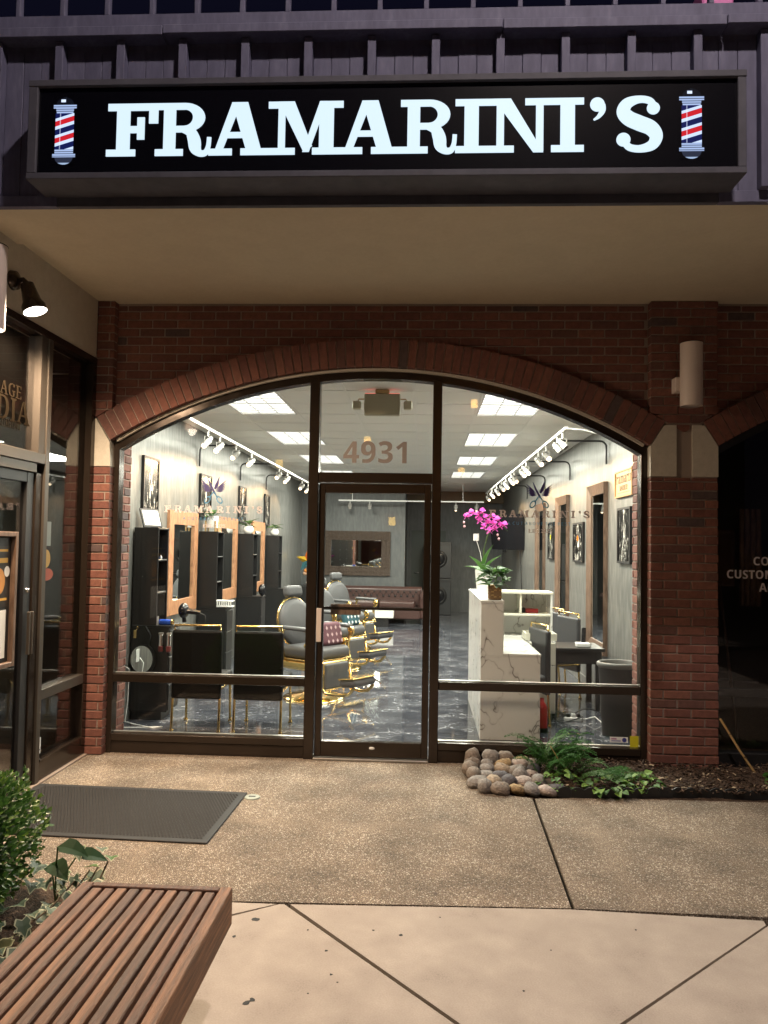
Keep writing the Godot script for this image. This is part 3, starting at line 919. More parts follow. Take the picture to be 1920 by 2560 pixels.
# ---------------------------------------------------------------- leaves
# a leaf along +z with a fold; base at the origin
func leaf(l: float, w: float, fold := 0.25, droop := 0.15, tip := 0.5) -> Sh:
	var s := Sh.new()
	var mid := []; var a := []; var b := []
	for i in 5:
		var t := i / 4.0
		var ww := w * 0.5 * pow(sin(PI * pow(t, tip if tip < 1 else 1.0)), 0.8) if i > 0 and i < 4 else 0.0
		var y := -droop * l * t * t
		mid.append(V(0, y, t * l)); a.append(V(-ww, y + fold * ww, t * l)); b.append(V(ww, y + fold * ww, t * l))
	for i in 4:
		s.tri(a[i], a[i + 1], mid[i + 1]); s.tri(a[i], mid[i + 1], mid[i])
		s.tri(mid[i], mid[i + 1], b[i + 1]); s.tri(mid[i], b[i + 1], b[i])
	return s

func facing(at: Vector3, dir: Vector3, roll := 0.0, scale := 1.0) -> Transform3D:
	var z := dir.normalized()
	var x := Vector3.UP.cross(z)
	if x.length() < 0.01: x = Vector3.RIGHT
	x = x.normalized()
	var b := Basis(x, z.cross(x), z).rotated(z, roll)
	return Transform3D(b.scaled(Vector3.ONE * scale), at)

func rdir(up := 0.0) -> Vector3:
	return V(rr(-1, 1), rr(-1, 1) + up, rr(-1, 1)).normalized()

func planting() -> void:
	# bed of bark mulch
	var soil := setting("planting_bed")
	var nz := noise(0.9, 101, 3)
	var rows := []
	for i in 17:
		var row := PackedVector3Array()
		for j in 67:
			var x := lerpf(0.66, 4.6, j / 66.0)
			var z := lerpf(-0.02, 0.74, i / 16.0)
			var e := minf(1.0, minf((0.76 - z) * 6.0, (x - 0.64) * 4.0))
			row.append(V(x, -0.03 + (0.075 + 0.02 * nz.get_noise_2d(x * 4, z * 4)) * maxf(e, 0.0), z))
		rows.append(row)
	part(soil, "earth", Sh.new().grid(rows, false, true).mesh(), M.soil)
	var mm := MultiMesh.new()
	mm.transform_format = MultiMesh.TRANSFORM_3D
	mm.use_colors = true
	mm.mesh = Sh.new().box(Vector3.ZERO, V(0.038, 0.006, 0.012), 0.002).mesh()
	mm.instance_count = 4200
	for i in 4200:
		var x := rr(1.12, 4.2); var z := rr(0.0, 0.70)
		if i % 3 == 0: x = rr(1.5, 2.7)
		var b := Basis.from_euler(V(rr(-0.5, 0.5), rr(0, TAU), rr(-0.5, 0.5))).scaled(Vector3.ONE * rr(0.35, 1.15))
		mm.set_instance_transform(i, Transform3D(b, V(x, rr(0.035, 0.075), z)))
		var k := rr(0.5, 1.5)
		mm.set_instance_color(i, Color(0.052 * k, 0.031 * k, 0.020 * k) if rng.randf() < 0.94 else Color(0.36, 0.29, 0.20))
	var mi := MultiMeshInstance3D.new()
	mi.name = "bark_mulch"
	mi.multimesh = mm
	var mmat := mat(C(1, 1, 1), 0.95)
	mmat.vertex_color_use_as_albedo = true
	mi.material_override = mmat
	mi.set_meta("kind", "stuff")
	mi.set_meta("label", "dark brown bark mulch covering the planting bed")
	mi.set_meta("category", "mulch")
	add_child(mi)
	# scalloped edging
	var ed := thing("garden_edging", "black scalloped plastic edging strip along the front of the planting bed", "edging", V(0, 0, 0))
	var px := 1.27
	var k := 0
	while px < 4.4:
		var w := 0.085
		var p := PackedVector2Array([Vector2(-w / 2, 0.0), Vector2(w / 2, 0.0)])
		for i in 9: p.append(Vector2(w / 2 - w * i / 8.0, 0.052 + 0.018 * sin(PI * i / 8.0)))
		part(ed, "scallop", Sh.new().prism(p, -0.006, 0.006).mesh(), M.black, V(px + w / 2, 0.0, 0.752 - 0.075 * smoothstep(1.3, 2.2, px) + rr(-0.003, 0.003)), V(rr(-0.08, 0.02), rr(-0.06, 0.06), 0))
		px += w
		k += 1
	# river stones, front row to back row
	var tones := [["grey", C(0.215, 0.195, 0.18)], ["tan", C(0.30, 0.235, 0.17)], ["dark slate", C(0.085, 0.08, 0.09)], ["brown", C(0.175, 0.138, 0.11)], ["pale pinkish", C(0.34, 0.28, 0.25)], ["ochre", C(0.32, 0.225, 0.115)]]
	var fine := grey_tex(level(bytes(noise(0.03, 111, 4), 256)), 256)
	var smats := []
	var sb := level(bytes(noise(0.02, 113, 4), 256))
	for t in tones: smats.append(surf(colour_tex(sb, 256, [[0, t[1] * 0.45], [0.4, t[1] * 0.9], [0.7, t[1] * 1.1], [1, t[1] * 1.7]]), V(6, 6, 6), 0.7, fine, 0.5))
	# rows of stones, front to back: row, z, then x, half width, half height, tone of each
	var st := []
	var plan := [["front", 0.70, [0.80, 0.905, 1.01, 1.105, 1.20, 1.28]], ["second", 0.585, [0.745, 0.855, 0.965, 1.07, 1.175]], ["third", 0.47, [0.72, 0.825, 0.93, 1.04, 1.15]], ["fourth", 0.35, [0.715, 0.825, 0.935, 1.045, 1.16]], ["fifth", 0.23, [0.735, 0.85, 0.965, 1.08, 1.19]], ["back", 0.11, [0.745, 0.87, 0.99, 1.11]]]
	var order := [0, 3, 5, 0, 4, 2, 0, 1, 2, 4, 0, 3, 0, 2, 0, 4, 3, 0, 1, 0, 2, 3, 0, 5, 4, 0, 3]
	for pr in plan:
		for x in pr[2]:
			var bigger: float = 1.0 if pr[0] != "back" else 1.15
			st.append([pr[0], x + rr(-0.012, 0.012), pr[1] + rr(-0.018, 0.018), rr(0.046, 0.068) * bigger, rr(0.034, 0.056) * bigger, rr(0.044, 0.06), order[st.size() % order.size()]])
	var seen := {}
	var words := ["first", "second", "third", "fourth", "fifth", "sixth", "seventh"]
	for e in st:
		var ord: int = seen.get(e[0], 0)
		seen[e[0]] = ord + 1
		var ball := Sh.new().ball(Vector3.ZERO, V(e[3], e[4], e[5]), 18, 12)
		var nn := noise(6.0, rng.randi() % 1000, 2)
		for i in ball.v.size():
			var q := ball.v[i]
			# squarish, worn, a little lumpy
			var u := V(q.x / e[3], q.y / e[4], q.z / e[5])
			var f := 1.0 / pow(pow(absf(u.x), 2.6) + pow(absf(u.y), 2.6) + pow(absf(u.z), 2.6), 1.0 / 2.6)
			ball.v[i] = q * f * (1.0 + 0.30 * nn.get_noise_3d(q.x * 2, q.y * 2, q.z * 2))
		var rot := V(rr(-0.2, 0.2), rr(-0.4, 0.4), rr(-0.25, 0.25))
		single("river_stone", "%s river stone, %s from the left in the %s row of the stone pile" % [tones[e[6]][0], words[ord], e[0]], "stone", ball.mesh(), smats[e[6]], V(e[1], e[4] * 0.86 - 0.005 + 0.02 * smoothstep(0.7, 0.3, e[2]), e[2]), rot, "river stones beside the window")
	fern()
	ivy_clump()
	var sk := thing("bamboo_stake", "thin bamboo stake leaning against the right brick pier", "stake", V(2.80, 0.03, 0.17))
	part(sk, "cane", Sh.new().tube([V(0, 0, 0), V(-0.10, 0.155, -0.03), V(-0.235, 0.38, -0.045)], 0.0085, 8).mesh(), M.bamboo)
	for t in [0.3, 0.72]: part(sk, "node", Sh.new().ball(V(-0.235 * t, 0.38 * t, -0.05 * t), V(0.0105, 0.005, 0.0105), 8, 4).mesh(), M.stem)

func frond_mesh(n: int, l: float, big: float) -> Sh:
	# an arching stalk with pairs of small lobed leaflets
	var s := Sh.new()
	var pts := []
	for i in 9:
		var t := i / 8.0
		pts.append(V(0, 0.55 * l * sin(t * 2.0) - 0.25 * l * t * t, l * t))
	s.tube(pts, 0.0022, 4, 0.0008)
	for i in n:
		var t := 0.12 + 0.88 * i / n
		var k := t * 8.0
		var p: Vector3 = pts[int(minf(k, 7))].lerp(pts[int(minf(k, 7)) + 1], k - int(minf(k, 7)))
		for sd in [-1, 1]:
			var reach := (0.10 * l + 0.05) * (1.1 - t) + 0.01
			var m := 4 if t < 0.7 else 2
			for q in m:
				var o := p + V(sd * reach * (q + 0.6) / m, rr(-0.012, 0.006) - 0.25 * reach * q / m, reach * 0.5 * q / m)
				s.add(leaf(big * rr(0.8, 1.25), big * rr(0.8, 1.1), 0.2, 0.2, 0.7), facing(o, V(sd * rr(0.5, 1.2), rr(-0.5, 0.3), rr(0.1, 1.0)), rr(-0.6, 0.6)))
	return s

func fern() -> void:
	var f := thing("fern", "dense arching dark green fern growing by the stones under the right window", "fern", V(1.34, 0.02, 0.30))
	var kinds := []
	for k in 4: kinds.append(frond_mesh(34, 0.40 + 0.05 * k, 0.017).mesh())
	# a tall mound that cascades to the right and front; to the left a few loose fronds
	for i in 44:
		var a := rr(-0.2, 1.5)
		var o := V(rr(-0.14, 0.12), rr(0.02, 0.12), rr(-0.10, 0.16))
		var fr := part(f, "frond", kinds[i % 4], M.fern if i % 3 else M.leaf_mid, o, V(rr(-0.6, 0.1), PI / 2 - a + rr(-0.25, 0.25), rr(-0.3, 0.3)))
		fr.scale = V(0.8, 0.75, 0.7) * rr(0.6, 0.9)
	for i in 10:
		var fr := part(f, "frond", kinds[i % 4], M.fern, V(rr(-0.16, -0.04), rr(0.02, 0.08), rr(-0.05, 0.1)), V(rr(-0.8, -0.2), -PI / 2 + rr(-0.4, 0.7), rr(-0.2, 0.2)))
		fr.scale = V(0.8, 0.75, 0.8) * rr(0.6, 0.85)
	for i in 16:
		var t := rng.randf()
		var fr := part(f, "frond", kinds[i % 4], M.fern if i % 2 else M.leaf_mid, V(0.10 + 0.36 * t, 0.06 - 0.04 * t, rr(0.0, 0.22)), V(rr(0.05, 0.4), 0.9 + rr(-0.6, 0.6), rr(-0.3, 0.3)))
		fr.scale = V(0.75, 0.42, 0.6) * rr(0.65, 0.95)
	part(f, "dry_stalk", Sh.new().tube([V(0.02, 0.05, 0.16), V(-0.03, 0.17, 0.2), V(-0.08, 0.25, 0.2)], 0.003, 5).mesh(), M.bamboo)

func ivy_clump() -> void:
	# broad pale green ground leaves spilling over the edging
	var specs := [["bright green leafy creeper between the stones and the fern", 1.32, 0.60, 0.17, 60], ["small bright green creeper hanging over the black edging, right of the first one", 1.62, 0.66, 0.15, 55], ["loose light green creeper at the foot of the fern near the edging", 1.86, 0.60, 0.13, 55], ["dull green weed tuft at the right edge of the planting bed", 2.98, 0.40, 0.2, 80]]
	for e in specs:
		var t := thing("creeper_plant", e[0], "plant", V(e[1], 0.04, e[2]), 0.0, "low plants in the bed")
		var fol := [Sh.new(), Sh.new()]
		for i in e[4]:
			var a := rr(0, TAU)
			var d: float = sqrt(rng.randf()) * e[3]
			var o := V(cos(a) * d, rr(0.0, 0.09) * (1.2 - d / e[3]), sin(a) * d * 0.75)
			var big := rr(0.032, 0.068)
			fol[i % 2].add(leaf(big, big * 0.85, 0.3, 0.25, 0.7), facing(o, V(cos(a), rr(-0.2, 0.5), sin(a) + 0.4), rr(-0.5, 0.5)))
		part(t, "leaves", fol[0].mesh(), M.leaf_light if e[1] < 2.5 else M.leaf_mid)
		part(t, "leaves", fol[1].mesh(), M.leaf_mid if e[1] < 2.5 else M.fern)

func left_planter() -> void:
	var soil := setting("planting_bed")
	slab(soil, "earth", [-6.0, 2.35, -1.32, 2.35, -1.16, 2.62, -0.98, 3.0, -0.87, 3.4, -0.845, 6.0, -6.0, 6.0], 0.03, M.soil)
	# clipped box shrub
	var b := thing("box_shrub", "dense clipped green box shrub in the lower left corner beside the bench", "shrub", V(-1.70, 0.0, 2.86))
	for k in 7:
		var a := TAU * k / 7.0
		part(b, "stem", Sh.new().tube([V(cos(a) * 0.03, 0, sin(a) * 0.03), V(cos(a) * 0.12, 0.22, sin(a) * 0.12), V(cos(a) * 0.25, 0.46, sin(a) * 0.25)], 0.012, 6, 0.004).mesh(), M.stem)
	var fol := [Sh.new(), Sh.new(), Sh.new()]
	var nz := noise(2.6, 131, 3)
	for i in 11000:
		var d := rdir()
		var rad := 0.98 + 0.28 * nz.get_noise_3d(d.x, d.y, d.z)
		var q := rad * (1.0 - 0.42 * pow(rng.randf(), 1.9))
		var o := V(d.x * 0.40 * q, 0.33 + d.y * 0.315 * q, d.z * 0.62 * q)
		if o.y < 0.03: continue
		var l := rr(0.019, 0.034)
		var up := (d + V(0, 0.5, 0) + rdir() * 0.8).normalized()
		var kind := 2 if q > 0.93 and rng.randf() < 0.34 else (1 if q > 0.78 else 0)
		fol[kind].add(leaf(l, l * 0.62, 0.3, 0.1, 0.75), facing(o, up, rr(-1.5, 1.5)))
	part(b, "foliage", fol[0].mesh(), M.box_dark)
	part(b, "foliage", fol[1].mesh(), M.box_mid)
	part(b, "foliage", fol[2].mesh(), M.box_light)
	# variegated ivy: each leaf a cream margin under a grey-green middle
	var v := thing("variegated_ivy", "variegated ivy with cream edged leaves climbing between the shrub and the bench", "ivy", V(-1.12, 0.0, 2.95))
	var outer := PackedVector2Array([Vector2(0, 0), Vector2(0.30, -0.16), Vector2(0.46, 0.16), Vector2(0.34, 0.34), Vector2(0.42, 0.56), Vector2(0.2, 0.62), Vector2(0, 1.0), Vector2(-0.2, 0.62), Vector2(-0.42, 0.56), Vector2(-0.34, 0.34), Vector2(-0.46, 0.16), Vector2(-0.30, -0.16)])
	var bend := func(p: Vector2, h: float) -> Vector3: return V(p.x, h + 0.25 * absf(p.x) - 0.22 * p.y * p.y, p.y)
	var so := Sh.new(); var si := Sh.new()
	for i in 12:
		var p := outer[i]; var q := outer[(i + 1) % 12]
		var c := Vector2(0, 0.34)
		so.tri(bend.call(c, 0.0), bend.call(q, 0.0), bend.call(p, 0.0))
		var f := 0.84
		si.tri(bend.call(c, 0.012), bend.call(c + (q - c) * f, 0.012), bend.call(c + (p - c) * f, 0.012))
	var mo := so.mesh(); var mi := si.mesh()
	var spots := [[-0.10, 0.16, -0.35], [-0.02, 0.20, -0.30], [0.05, 0.25, -0.28], [0.10, 0.22, -0.20], [0.02, 0.15, -0.22], [-0.08, 0.12, -0.20], [0.12, 0.16, -0.12], [0.03, 0.10, -0.1], [-0.1, 0.08, -0.06], [0.07, 0.30, -0.36], [0.14, 0.29, -0.3], [-0.14, 0.10, 0.1], [-0.04, 0.07, 0.08], [0.06, 0.09, 0.04], [-0.18, 0.07, 0.24], [-0.08, 0.05, 0.26], [0.03, 0.06, 0.2], [-0.22, 0.05, 0.42], [-0.12, 0.05, 0.45], [-0.02, 0.04, 0.40], [-0.28, 0.07, 0.16], [0.0, 0.05, 0.55], [-0.2, 0.06, 0.6], [-0.30, 0.05, 0.32], [0.10, 0.07, 0.32], [-0.05, 0.27, -0.42], [0.0, 0.18, -0.05], [0.09, 0.13, 0.12], [-0.33, 0.05, 0.5], [0.08, 0.05, 0.5]]
	for k in 70:
		var zz := rr(-0.45, 0.75)
		spots.append([rr(-0.26, 0.10) + 0.06 * zz, rr(0.03, 0.16) + 0.10 * maxf(0.0, -zz), zz])
	for e in spots:
		var s := rr(0.055, 0.10)
		var lf := part(v, "leaf", mo, M.leaf_pale, V(e[0], e[1], e[2]))
		lf.transform = facing(V(e[0], e[1], e[2]), V(rr(-0.2, 0.9), rr(-0.5, 0.35), rr(0.1, 1.0)), rr(-0.5, 0.5), s)
		part(lf, "leaf_middle", mi, M.leaf_grey if rng.randf() < 0.8 else M.leaf_mid)
	for k in 4:
		part(v, "stem", Sh.new().tube([V(-0.3 + k * 0.12, 0.0, 0.5), V(-0.2 + k * 0.08, 0.05, 0.15), V(-0.05 + k * 0.05, 0.13, -0.15), V(0.0 + k * 0.04, 0.2 + k * 0.02, -0.32)], 0.004, 5).mesh(), M.stem)
	var bl := thing("broad_leaf_plant", "two large dark green leaves beside the clipped shrub", "plant", V(-1.28, 0.02, 2.52))
	for e in [[0.06, 0.30, 0.12, 0.9, 0.1], [0.0, 0.20, 0.06, 0.6, 0.5], [0.10, 0.22, 0.02, 1.0, -0.4]]:
		part(bl, "leaf", leaf(0.13, 0.095, 0.25, 0.45, 0.7).mesh(), M.leaf_deep).transform = facing(V(e[0], e[1], e[2]), V(e[3], 0.1, e[4]), 0.3)
		part(bl, "stem", Sh.new().tube([V(0, 0, 0), V(e[0] * 0.4, e[1] * 0.6, e[2] * 0.5), V(e[0], e[1], e[2])], 0.004, 5).mesh(), M.green_stem)

func bench() -> void:
	var b := thing("slatted_bench", "backless hardwood bench of long narrow slats in the lower left foreground", "bench", V(-0.567, 0.0, 3.25))
	var ln := 2.0
	var w := 0.268
	# border boards flush with the slats
	for sd in [-1, 1]: part(b, "side_board", bxm(V(0.042, 0.128, ln), 0.003), M.teak3 if sd > 0 else M.teak0, V(sd * (w - 0.021), 0.386, ln / 2))
	part(b, "end_board", bxm(V(2 * w - 0.086, 0.128, 0.030), 0.003), M.teak0, V(0, 0.386, 0.015))
	for i in 10:
		var x := -w + 0.0425 + 0.004 + (i + 0.5) * (2 * w - 0.093) / 10.0
		part(b, "slat", bxm(V(0.0335, 0.052, ln - 0.04), 0.003), M["teak%d" % ((i * 7 + 1) % 4)], V(x, 0.423 + rr(-0.0012, 0.0012), ln / 2 + 0.02))
	for z in [0.25, 1.0, 1.75]: part(b, "cross_bar", bxm(V(2 * w - 0.09, 0.05, 0.05), 0.003), M.bronze, V(0, 0.366, z))
	for z in [0.35, 1.7]:
		for sd in [-1, 1]: part(b, "leg", bxm(V(0.06, 0.322, 0.06), 0.003), M.bronze, V(sd * 0.14, 0.161, z))

# ---------------------------------------------------------------- the shop on the left
func left_shop() -> void:
	var X := -2.24
	var s := thing("corner_shopfront", "dark framed glass shopfront with door running towards the viewer on the left", "shopfront", V(X, 0, 0))
	# upper wall
	pbox(s, "upper_wall", M.render, -0.22, 3.085, 0.121, 0.0, 3.545, 1.32, 0.0)
	pbox(s, "upper_wall", M.render, -0.22, 3.085, 1.32, 0.0, 3.519, 2.6, 0.0)
	pbox(s, "head_frame", M.bronze, -0.10, 3.03, 0.121, 0.012, 3.084, 2.6)
	pbox(s, "corner_stile", M.bronze, -0.10, 0.09, 0.121, 0.01, 3.03, 0.19)
	pbox(s, "base_rail", M.bronze, -0.10, 0.012, 0.121, 0.004, 0.14, 0.86)
	pbox(s, "base_rail", M.bronze, -0.10, 0.14, 0.19, 0.012, 0.158, 0.82)
	pbox(s, "mid_rail", M.grey_metal, -0.08, 0.562, 0.19, 0.01, 0.632, 0.84)
	pbox(s, "mullion", M.grey_metal, -0.10, 0.012, 0.84, 0.016, 3.03, 0.895)
	pbox(s, "mullion", M.bronze, -0.10, 0.012, 0.895, 0.0, 2.10, 0.985)
	pbox(s, "transom_stile", M.grey_metal, -0.08, 2.235, 0.895, 0.008, 3.03, 0.985)
	pbox(s, "transom_bar", M.grey_metal, -0.08, 2.165, 0.895, 0.014, 2.235, 2.6)
	pbox(s, "door_head", M.grey_metal, -0.08, 2.10, 0.985, 0.004, 2.163, 2.6)
	pbox(s, "side_pane", M.tinted, -0.045, 0.632, 0.19, -0.039, 3.03, 0.84, 0.0)
	pbox(s, "low_side_pane", M.tinted, -0.045, 0.158, 0.19, -0.039, 0.562, 0.84, 0.0)
	pbox(s, "transom_pane", M.tinted, -0.045, 2.235, 0.985, -0.039, 3.03, 2.6, 0.0)
	pbox(s, "end_post", M.bronze, -0.10, 0.012, 1.93, 0.0, 2.10, 2.6)
	pbox(s, "ground_strip", M.mortar, -0.06, -0.002, 0.121, 0.03, 0.0115, 2.4, 0.0)
	var d := Node3D.new()
	d.name = "door"
	s.add_child(d)
	pbox(d, "stile", M.black, -0.06, 0.02, 0.99, -0.012, 2.098, 1.075)
	pbox(d, "stile", M.black, -0.06, 0.02, 1.84, -0.012, 2.098, 1.925)
	pbox(d, "top_rail", M.black, -0.058, 2.03, 1.075, -0.014, 2.098, 1.84)
	pbox(d, "bottom_rail", M.bronze, -0.058, 0.02, 1.075, -0.014, 0.15, 1.84)
	pbox(d, "pane", M.tinted, -0.04, 0.15, 1.075, -0.034, 2.03, 1.84, 0.0)
	for z in [0.985 + 0.02, 1.045]: pbox(d, "pull_handle", M.grey_metal, 0.01, 0.90, z, 0.03, 1.18, z + 0.018)
	part(d, "lock_cylinder", Sh.new().lathe([Vector2(0.0, 0), Vector2(0.017, 0), Vector2(0.017, 0.0), Vector2(0.014, 0.012), Vector2(0, 0.012)], 16).mesh(), M.chrome, V(-0.012, 1.318, 1.03), V(0, 0, -PI / 2))
	# lettering on the transom and stickers
	var gold := mat(C(0.010, 0.007, 0.004), 0.9)
	gold.metallic_specular = 0.1
	part(s, "gilt_lettering", text_mesh("INDIA", 0.15, true, true), gold, V(-0.036, 2.475, 1.36), V(0, PI / 2, 0))
	part(s, "gilt_lettering", text_mesh("PASSAGE", 0.085, true, true), gold, V(-0.036, 2.60, 1.42), V(0, PI / 2, 0))
	part(s, "gilt_lettering", text_mesh("RESTAURANT", 0.05, false, true), gold, V(-0.036, 2.385, 1.36), V(0, PI / 2, 0))
	pbox(s, "window_sticker", M.white, -0.039, 0.175, 0.722, -0.0375, 0.285, 0.805, 0.0)
	part(s, "sticker_print", text_mesh("air.", 0.032, true), M.black, V(-0.0368, 0.215, 0.765), V(0, PI / 2, 0))
	pbox(s, "window_sticker", mat(C(0.22, 0.24, 0.22), 0.6), -0.039, 1.61, 0.68, -0.0375, 1.78, 0.80, 0.0)
	part(s, "window_sticker", Sh.new().prism(round_(0, 0, 0.058, 0.064), 0.0, 0.0012).mesh(), mat(C(0.42, 0.24, 0.05), 0.6), V(-0.039, 1.52, 0.735), V(0, PI / 2, 0))
	part(s, "window_sticker", Sh.new().prism(round_(0, 0, 0.085, 0.043), 0.0, 0.0012).mesh(), mat(C(0.30, 0.06, 0.03), 0.6), V(-0.039, 1.41, 0.715), V(0, PI / 2, 0))
	# framed menu on the door
	var f := thing("framed_menu", "wood framed menu board on the left glass door, cut by the picture edge", "menu board", V(X - 0.032, 0.85, 1.19))
	pbox(f, "frame", M.dark_wood, 0.0, 0.0, 0.0, 0.04, 0.85, 0.03)
	pbox(f, "frame", M.dark_wood, 0.0, 0.82, 0.03, 0.04, 0.85, 0.6)
	pbox(f, "frame", M.dark_wood, 0.0, 0.0, 0.03, 0.04, 0.03, 0.6)
	pbox(f, "frame", M.dark_wood, 0.0, 0.0, 0.6, 0.04, 0.85, 0.63)
	pbox(f, "backing", M.black, 0.0, 0.03, 0.03, 0.008, 0.82, 0.6, 0.0)
	pbox(f, "poster", mat(C(0.02, 0.014, 0.01), 0.4), 0.0085, 0.38, 0.05, 0.011, 0.76, 0.55, 0.0)
	for k in 3: pbox(f, "poster_print", mat(C(0.6, 0.33, 0.05), 0.6), 0.011, [0.725, 0.655, 0.42][k], 0.07, 0.0118, [0.74, 0.685, 0.435][k], 0.48, 0.0)
	part(f, "poster_print", Sh.new().prism(round_(0, 0, 0.075, 0.085), 0.0, 0.0008).mesh(), mat(C(0.5, 0.22, 0.05), 0.6), V(0.011, 0.54, 0.17), V(0, PI / 2, 0))
	part(f, "poster_print", Sh.new().prism(round_(0, 0, 0.03, 0.034), 0.0, 0.001).mesh(), M.white, V(0.011, 0.60, 0.075), V(0, PI / 2, 0))
	pbox(f, "menu_sheet", M.white, 0.0085, 0.06, 0.07, 0.0105, 0.36, 0.52, 0.0)
	# its unlit room
	var r := setting("restaurant_room")
	pbox(r, "back_wall", M.green_grey, -6.5, 0, -0.3, -6.4, 3.5, 4.2, 0.0)
	pbox(r, "end_wall", M.green_grey, -6.4, 0, -0.2, -2.45, 3.5, -0.1, 0.0)
	pbox(r, "end_wall", M.green_grey, -6.4, 0, 4.1, -2.45, 3.5, 4.2, 0.0)
	pbox(r, "roof", M.green_grey, -6.5, 3.5, -0.3, -2.46, 3.6, 4.2, 0.0)
	pbox(r, "front_wall", M.green_grey, -2.44, 0, 2.6, -2.25, 3.5, 4.2, 0.0)
	pbox(r, "floor", M.dark_wood, -6.5, -0.03, -0.3, -2.34, 0.006, 4.2, 0.0)
	pbox(r, "inner_lining", M.black, -2.46, 0, -0.2, -2.345, 3.5, 0.12, 0.0)
	var pt := thing("wooden_screen", "dim carved wooden screen inside the dark restaurant", "screen", V(-3.7, 0, 1.3))
	for k in 5:
		pbox(pt, "panel", M.dark_wood, 0, 0.1 + k * 0.4, -0.9, 0.03, 0.46 + k * 0.4, 0.9)
		for q in 3: part(pt, "diamond", Sh.new().prism(poly([-0.12, 0, 0, -0.1, 0.12, 0, 0, 0.1]), 0.0, 0.02).mesh(), M.black, V(0.03, 0.28 + k * 0.4, -0.6 + q * 0.6), V(0, PI / 2, 0))

# ---------------------------------------------------------------- the shop on the right
func right_shop() -> void:
	var s := thing("dark_shopfront", "unlit arched shop window with white lettering at the right edge", "shopfront")
	var nx := 2.306 * 2 - AX
	var p := PackedVector2Array([Vector2(2.56, 0.14), Vector2(4.6, 0.14)])
	for i in 25:
		var x := lerpf(4.6, 2.56, i / 24.0)
		p.append(Vector2(x, arc_y(x, AR - 0.06, nx)))
	part(s, "pane", Sh.new().prism(p, -0.006, 0.0).mesh(), M.tinted)
	pbox(s, "bottom_rail", M.black, 2.558, 0.0, -0.06, 4.6, 0.14, 0.04)
	pbox(s, "jamb", M.black, 2.558, 0.14, -0.06, 2.585, 2.44, 0.035)
	part(s, "arched_head", arc_strip(nx, PI / 2 + 0.15, PI / 2 + asin(HALF / AR), AR - 0.06, AR - 0.003, -0.05, 0.04).mesh(), M.black)
	pbox(s, "mid_rail", M.black, 2.585, 0.55, -0.05, 4.6, 0.61, -0.008)
	var pr := mat(C(0.8, 0.74, 0.74), 0.6)
	for e in [["COM", 2.856, 1.549, 0.055], ["CUSTOM", 2.658, 1.447, 0.055], ["AR", 2.902, 1.35, 0.055]]:
		var tm: TextMesh = text_mesh(e[0], 0.0735, true)
		tm.pixel_size *= 0.86
		tm.horizontal_alignment = HORIZONTAL_ALIGNMENT_LEFT
		part(s, "window_lettering", tm, pr, V(e[1], e[2] + 0.028, 0.002))
	var r := setting("framing_shop_room")
	pbox(r, "back_wall", M.green_grey, 2.4, 0, -4.1, 6.0, 3.5, -4.0, 0.0)
	pbox(r, "side_wall", M.green_grey, 5.9, 0, -4.0, 6.0, 3.5, -0.06, 0.0)
	pbox(r, "floor", M.dark_wood, 2.66, -0.03, -4.0, 6.0, 0.006, -0.06, 0.0)
	pbox(r, "ceiling", M.green_grey, 2.66, 3.4, -4.0, 6.0, 3.5, -0.06, 0.0)
	var c := thing("window_curtain", "dim pleated curtain inside the dark shop window on the right", "curtain", V(2.98, 0, -0.5))
	for k in 4: part(c, "pleat", Sh.new().lathe([Vector2(0.02, 1.2), Vector2(0.026, 1.5), Vector2(0.02, 2.0)], 8).mesh(), M.dark_wood, V(k * 0.045, 0, 0))
	var ea := thing("display_easel", "dim framed picture on a stand inside the dark right shop", "picture", V(2.85, 0, -0.75))
	pbox(ea, "frame", M.dark_wood, -0.16, 1.35, 0, 0.16, 1.83, 0.03)
	pbox(ea, "canvas", mat(C(0.10, 0.06, 0.03), 0.6), -0.13, 1.38, 0.031, 0.13, 1.80, 0.034, 0.0)
	for sd in [-1, 1]: part(ea, "leg", Sh.new().tube([V(sd * 0.18, 0, 0.05), V(0, 1.9, -0.05)], 0.012, 6).mesh(), M.dark_wood)

# ---------------------------------------------------------------- outdoor lamps
func spot(at: Vector3, towards: Vector3, c: Color, e: float, angle: float, size: float, soft := 0.6) -> SpotLight3D:
	var l := SpotLight3D.new()
	l.name = numbered("lamp_glow")
	add_child(l)
	l.position = at
	l.look_at_from_position(at, towards, Vector3.UP if absf((towards - at).normalized().y) < 0.98 else Vector3.RIGHT)
	l.light_color = c
	l.light_energy = e
	l.spot_angle = angle
	l.spot_angle_attenuation = soft
	l.spot_range = 40.0
	l.spot_attenuation = 2.0
	l.light_size = size
	l.shadow_enabled = true
	return l

func tube_lamp(label: String, at: Vector3, lit: bool) -> void:
	var t := thing("tube_wall_lamp", label, "wall lamp", at)
	part(t, "tube", Sh.new().lathe([Vector2(0.074, -0.235), Vector2(0.074, -0.235), Vector2(0.080, -0.235), Vector2(0.080, -0.235), Vector2(0.080, 0.235), Vector2(0.080, 0.235), Vector2(0.074, 0.235), Vector2(0.074, 0.235), Vector2(0.074, 0.0)], 32).mesh(), M.pinkish_white)
	part(t, "rim", Sh.new().lathe([Vector2(0.081, 0.233), Vector2(0.083, 0.238), Vector2(0.076, 0.240), Vector2(0.073, 0.233)], 32).mesh(), M.bronze)
	part(t, "baffle", Sh.new().lathe([Vector2(0.0, -0.10), Vector2(0.074, -0.10)], 24).mesh(), M.black)
	if lit:
		part(t, "lamp_bulb", Sh.new().ball(V(0, -0.235, 0), V(0.045, 0.06, 0.045), 16, 10).mesh(), glow(C(1.0, 0.86, 0.68), 10.0))

